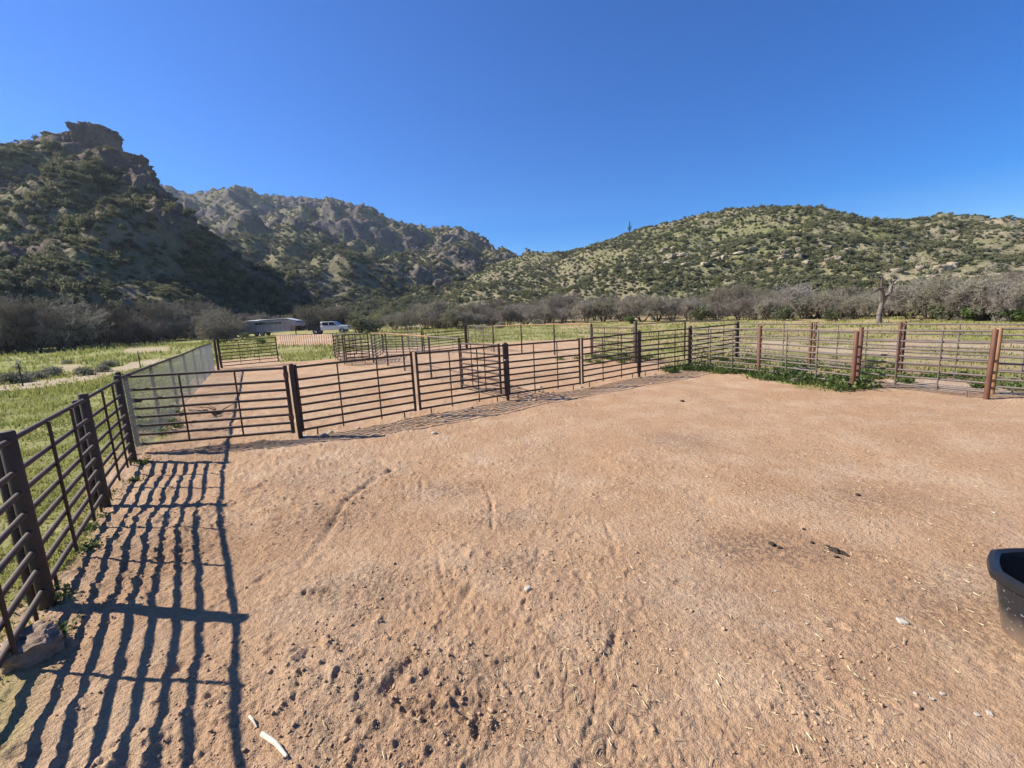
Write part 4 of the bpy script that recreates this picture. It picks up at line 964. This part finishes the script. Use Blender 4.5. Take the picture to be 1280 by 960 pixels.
def trailer():
    x, y, _ = at_dist(338, 420, 80); t = empty('stock_trailer', (x, y, gh(x, y)), math.radians(6), 'long grey gooseneck stock trailer with pale roof edge', 'trailer')
    bevel(MB().prism([(-4.5, .55), (3.6, .55), (3.6, 1.35), (5.2, 1.35), (5.2, 1.75), (3.9, 2.42), (-4.5, 2.30)], -1.1, 1.1).build('body', 'trailer_grey', t), .05)
    bevel(MB().prism([(-2.9, 2.47), (3.1, 2.64), (4.75, 2.20), (4.75, 2.13), (3.05, 2.55), (-2.9, 2.36)], -1.14, 1.14).build('roof', 'white_paint', t), .02, 1)
    for i in range(7):
        MB().box((-1.35 + .58 * i, -1.11, 1.93), (.50, .03, .34)).build('window', 'dark_glass', t, False)
    for i in range(14): MB().box((-4.25 + .58 * i, -1.125, 1.15), (.06, .04, 1.15)).build('side_rib', 'trailer_grey', t, False)
    MB().box((-.45, -1.125, .62), (8.0, .05, .12)).build('bottom_rail', 'chrome', t, False)
    for wx in (-1.6, -.7):
        for s in (-1, 1): wheel(t, wx, s * 1.0, .37, .22)
    MB().prism([(-2.15, .62), (-.15, .62), (-.15, .84), (-.4, .92), (-1.9, .92), (-2.15, .84)], -1.36, -1.13).build('mudguard', 'trailer_grey', t)
    MB().box((5.0, 0, 1.0), (.14, .14, .8)).build('gooseneck_coupler', 'black_plastic', t)
    MB().box((4.2, -.6, .5), (.12, .12, 1.0)).build('jack_leg', 'black_plastic', t)
    MB().box((-4.62, -1.0, 1.25), (.06, .10, 1.7)).build('rear_door_edge', 'white_paint', t, False)
trailer()

# ------------------------------------------------------------------ tub, stones, sticks
def tub():
    cx, cy = 3.27, 2.26; t = empty('feed_tub', (cx, cy, gh(cx, cy) - .005), .35, 'black plastic feed tub with thick rolled rim and dusty scuffed side', 'tub')
    def oct(prof, n=8, name='', m='black_plastic', cut=.24):
        a = MB(); k = 6
        ring = []
        for i in range(n):                                 # octagon with rounded corners
            for j in range(k):
                th = 2 * math.pi * (i + j / k) / n; ph = (th % (2 * math.pi / n)) - math.pi / n
                rad = math.cos(math.pi / n) / math.cos(ph) * (1 - cut) + cut; ring.append((rad * math.cos(th), rad * math.sin(th)))
        for (r, z) in prof:
            for (x, y) in ring: a.v.append((r * x, r * y, z))
        N = n * k
        for i in range(len(prof) - 1):
            for q in range(N): a.f.append((i * N + q, i * N + (q + 1) % N, (i + 1) * N + (q + 1) % N, (i + 1) * N + q))
        return a.build(name, m, t)
    R = .40
    w = oct([(.001, .012), (R * .66, .012), (R * .72, .0), (R * .77, .02), (R * .83, .16), (R * .90, .33), (R * .92, .375), (R * .985, .378), (R * .985, .392)], 8, 'wall', 'tub_wall', .6)
    oct([(R * .72, .03), (R * .82, .30), (R * .87, .36), (R * .87, .395)][::-1] + [(.001, .028)], 8, 'inner_wall', 'black_plastic', .5)
    oct([(R * .87, .388), (R * .885, .425), (R * .95, .437), (R * 1.01, .425), (R * 1.025, .40), (R * 1.01, .375), (R * .95, .37)], 8, 'rim', 'black_plastic', .45)
m, n_, l_, b_ = mat('tub_wall'); M['tub_wall'] = m
v_ = objco(n_); sx = n_.new('ShaderNodeSeparateXYZ'); l_.new(v_, sx.inputs[0])
dz = mth(n_, l_, 'ADD', mth(n_, l_, 'MULTIPLY', sx.outputs[2], -3.4), mth(n_, l_, 'ADD', mth(n_, l_, 'MULTIPLY', noise(n_, l_, v_, 5, 5), .8), .36), )
sp = ramp(n_, l_, noise(n_, l_, v_, 42, 2, .4), [(.66, 0.0), (.71, 1.0)])
c_ = mix(n_, l_, ramp(n_, l_, dz, [(.1, 0.0), (.9, .85)]), (.016, .017, .02), (.34, .24, .165)); c_ = mix(n_, l_, mth(n_, l_, 'MULTIPLY', sp, .55), c_, (.45, .42, .38))
l_.new(c_, b_.inputs['Base Color']); b_.inputs['Roughness'].default_value = .5
tub()
def stone(px, py, w, h, m, label, seed, group=None, name='stone'):
    x, y = on_ground(px, py); o = link(name, rock_mesh(name, (w, w * .75, h), seed, 4 if w > .3 else 3, .7, .16 if w > .3 else .1, w < .3, .75), m); o.location = (x, y, gh(x, y) + h * .1); o.rotation_euler = (0, 0, seed)
    return tag(o, label, 'stone', group)
stone(40, 815, .42, .24, 'brown_stone', 'half buried brown rock at the foot of the fence post', 301, name='rock')
stone(660, 738, .060, .035, 'pale_stone', 'white pebble with a dark shadow alone in the bare dirt', 302)
stone(1128, 776, .075, .03, 'pale_stone', 'flat pale stone on the dirt close to the feed tub', 303)
for i, (px, py) in enumerate([(1165, 873), (1222, 893), (1237, 892), (1144, 868), (1178, 866)]): stone(px, py, .022 + .006 * (i % 3), .014, 'pale_stone', 'small white pebble in the scatter beside the feed tub', 310 + i, 'pebbles beside the feed tub')
for i, (px, py) in enumerate([(970, 735), (1074, 601), (884, 598), (985, 547), (857, 505), (700, 543), (1010, 778), (805, 520), (1242, 640)]): stone(px, py, .026 + .01 * (i % 3), .016, 'pale_stone', 'small pale pebble lying alone in the open pen dirt', 330 + i, 'pebbles in the open pen')
gs = random.Random(3)
for i in range(46):
    q = gs.uniform(.05, .95); j = gs.randrange(5); a, b = CP[j], CP[j + 1]; x = a[0] + (b[0] - a[0]) * q + gs.gauss(0, .45); y = a[1] + (b[1] - a[1]) * q + gs.gauss(0, .45) - .2; w = gs.uniform(.05, .12)
    o = link('stone', rock_mesh('stone', (w, w * .8, w * .5), 360 + i, 2, .7, .1, True), 'pale_stone' if i % 3 else 'brown_stone'); o.location = (x, y, gh(x, y) + w * .12); tag(o, 'small %s stone along the foot of the curved middle fence' % ('pale' if i % 3 else 'brown'), 'stone', 'stones along the middle fence')
for i, (px, py, w) in enumerate([(1044, 686, .085), (1052, 688, .06), (1035, 681, .045), (1058, 691, .05), (1046, 694, .04), (1015, 677, .04), (965, 679, .06), (1005, 661, .035), (1072, 622, .05), (853, 503, .10), (975, 683, .04)]):
    stone(px, py, w, w * .6, 'dung', 'dark dried dung lump on the pale pen dirt', 420 + i, 'dung lumps in the pen', 'dung_lump')
def stick(a, b, r, label, m='bleached_stick', bow=.03):
    A, B = on_ground(*a), on_ground(*b); z0, z1 = gh(*A), gh(*B); mx_, my = (A[0] + B[0]) / 2 + bow, (A[1] + B[1]) / 2 + bow * .4
    o = MB().path([(A[0], A[1], z0 + r), (mx_, my, gh(mx_, my) + r * 2), (B[0], B[1], z1 + r * .8)], [r, r * .9, r * .5], 7).build('stick', m); tag(o, label, 'stick')
stick((329, 926), (360, 958), .013, 'thick pale bleached stick lying at the edge of the fence shadow', bow=.01)
stick((313, 902), (322, 916), .007, 'short thin pale stick beside the fence shadow', bow=.0)
def log_pile():
    for i, (px, py, L, rz) in enumerate([(1006, 475, .75, .25), (1004, 470, .6, -.1), (1010, 478, .9, .1)]):
        x, y = on_ground(px, py); z = gh(x, y) + .07 + .10 * (i % 2)
        c, s = math.cos(rz), math.sin(rz); pts = [(x + c * L * (k - .5), y + s * L * (k - .5), z + .02 * math.sin(k * 9)) for k in (0, .3, .6, 1)]
        tag(MB().path(pts, [.06, .075, .07, .045], 8).build('old_log', 'old_log'), 'weathered grey brown log in the weeds under the sunlit panel', 'log', 'old logs in the weeds')
log_pile()
x, y = on_ground(272, 518); t = empty('dry_branch', (x, y, gh(x, y)), .3, 'dark twiggy dead branch lying behind the corner gate', 'branch')
for i in range(9):
    a = random.uniform(0, 6.28); MB().path([(random.gauss(0, .1), random.gauss(0, .1), .02), (.25 * math.cos(a), .25 * math.sin(a), random.uniform(.05, .2)), (.55 * math.cos(a + .3), .5 * math.sin(a + .3), random.uniform(.03, .3))], [.016, .01, .004], 5).build('twig', 'bark', t)

# loose crumbs of soil and straw litter
def crumbs():
    X, Y = sample_polar(40000, 1.8, 11, -52, 52, 91); lf = left_of_fence(X, Y); n1 = fbm(X * .45 + 3, Y * .45, 3, 21)
    dens = np.clip(.42 - .10 * X + .8 * n1 + 1.3 * perlin(X * 1.4, Y * 1.4, 92) - .15, .03, 1); k = (lf < .1) & (RNG.random(len(X)) < dens); X, Y = X[k][:14000], Y[k][:14000]
    V0, F0 = ico(1); n = len(X); g_ = np.random.default_rng(93); s = .0026 + .010 * g_.random(n) ** 9.0; Z = ground_h(X, Y)
    V = V0[None] * (1 + .3 * g_.normal(size=(n, len(V0), 1))) * s[:, None, None] * g_.uniform(.5, 1.5, (n, 1, 3)) * np.array([1, 1, .7]) + np.stack([X, Y, Z + s * .35], -1)[:, None, :]
    F = F0[None] + (np.arange(n) * len(V0))[:, None, None]
    simple('soil_crumb', (.40, .265, .16), .95, 0, .3, 3, .1)
    link('soil_crumbs', mesh_np('soil_crumbs', V.reshape(-1, 3), F.reshape(-1, 3)), 'soil_crumb', kind='stuff', label='loose crumbs of dry soil scattered over the pen', category='soil')
    X, Y = sample_polar(4500, 1.7, 8, -35, 50, 94); k = RNG.random(len(X)) < np.clip(.3 + .16 * X + .9 * perlin(X * 1.1, Y * 1.1, 95), .05, 1); X, Y = X[k], Y[k]; n = len(X); g_ = np.random.default_rng(96)
    a = g_.uniform(0, 6.283, n); L = g_.uniform(.006, .026, n); w = .0007 + .0007 * g_.random(n); Z = ground_h(X, Y) + .009; dx, dy = np.cos(a), np.sin(a)
    V = np.stack([np.stack([X - dx * L - dy * w, Y - dy * L + dx * w, Z], -1), np.stack([X - dx * L + dy * w, Y - dy * L - dx * w, Z], -1), np.stack([X + dx * L + dy * w, Y + dy * L - dx * w, Z + g_.uniform(-.003, .012, n)], -1), np.stack([X + dx * L - dy * w, Y + dy * L + dx * w, Z + .004], -1)], 1)
    link('straw_litter', mesh_np('straw_litter', V.reshape(-1, 3), np.arange(4 * n).reshape(-1, 4)), 'straw', kind='stuff', label='thin bits of dry straw littering the pen dirt', category='straw')
crumbs()

# ------------------------------------------------------------------ air
hz = MB().box((0, 0, 198), (3700, 3700, 404)).mesh('haze'); hm = bpy.data.materials.new('haze'); hm.use_nodes = True; hn = hm.node_tree
for q in list(hn.nodes):
    if q.type == 'BSDF_PRINCIPLED': hn.nodes.remove(q)
pv = hn.nodes.new('ShaderNodeVolumePrincipled'); pv.inputs['Color'].default_value = (.72, .84, 1.0, 1); pv.inputs['Density'].default_value = .00015; pv.inputs['Anisotropy'].default_value = .3
hn.links.new(pv.outputs[0], hn.nodes['Material Output'].inputs['Volume']); M['haze'] = hm
link('haze', hz, 'haze', kind='stuff', label='thin bluish air over the valley', category='haze')
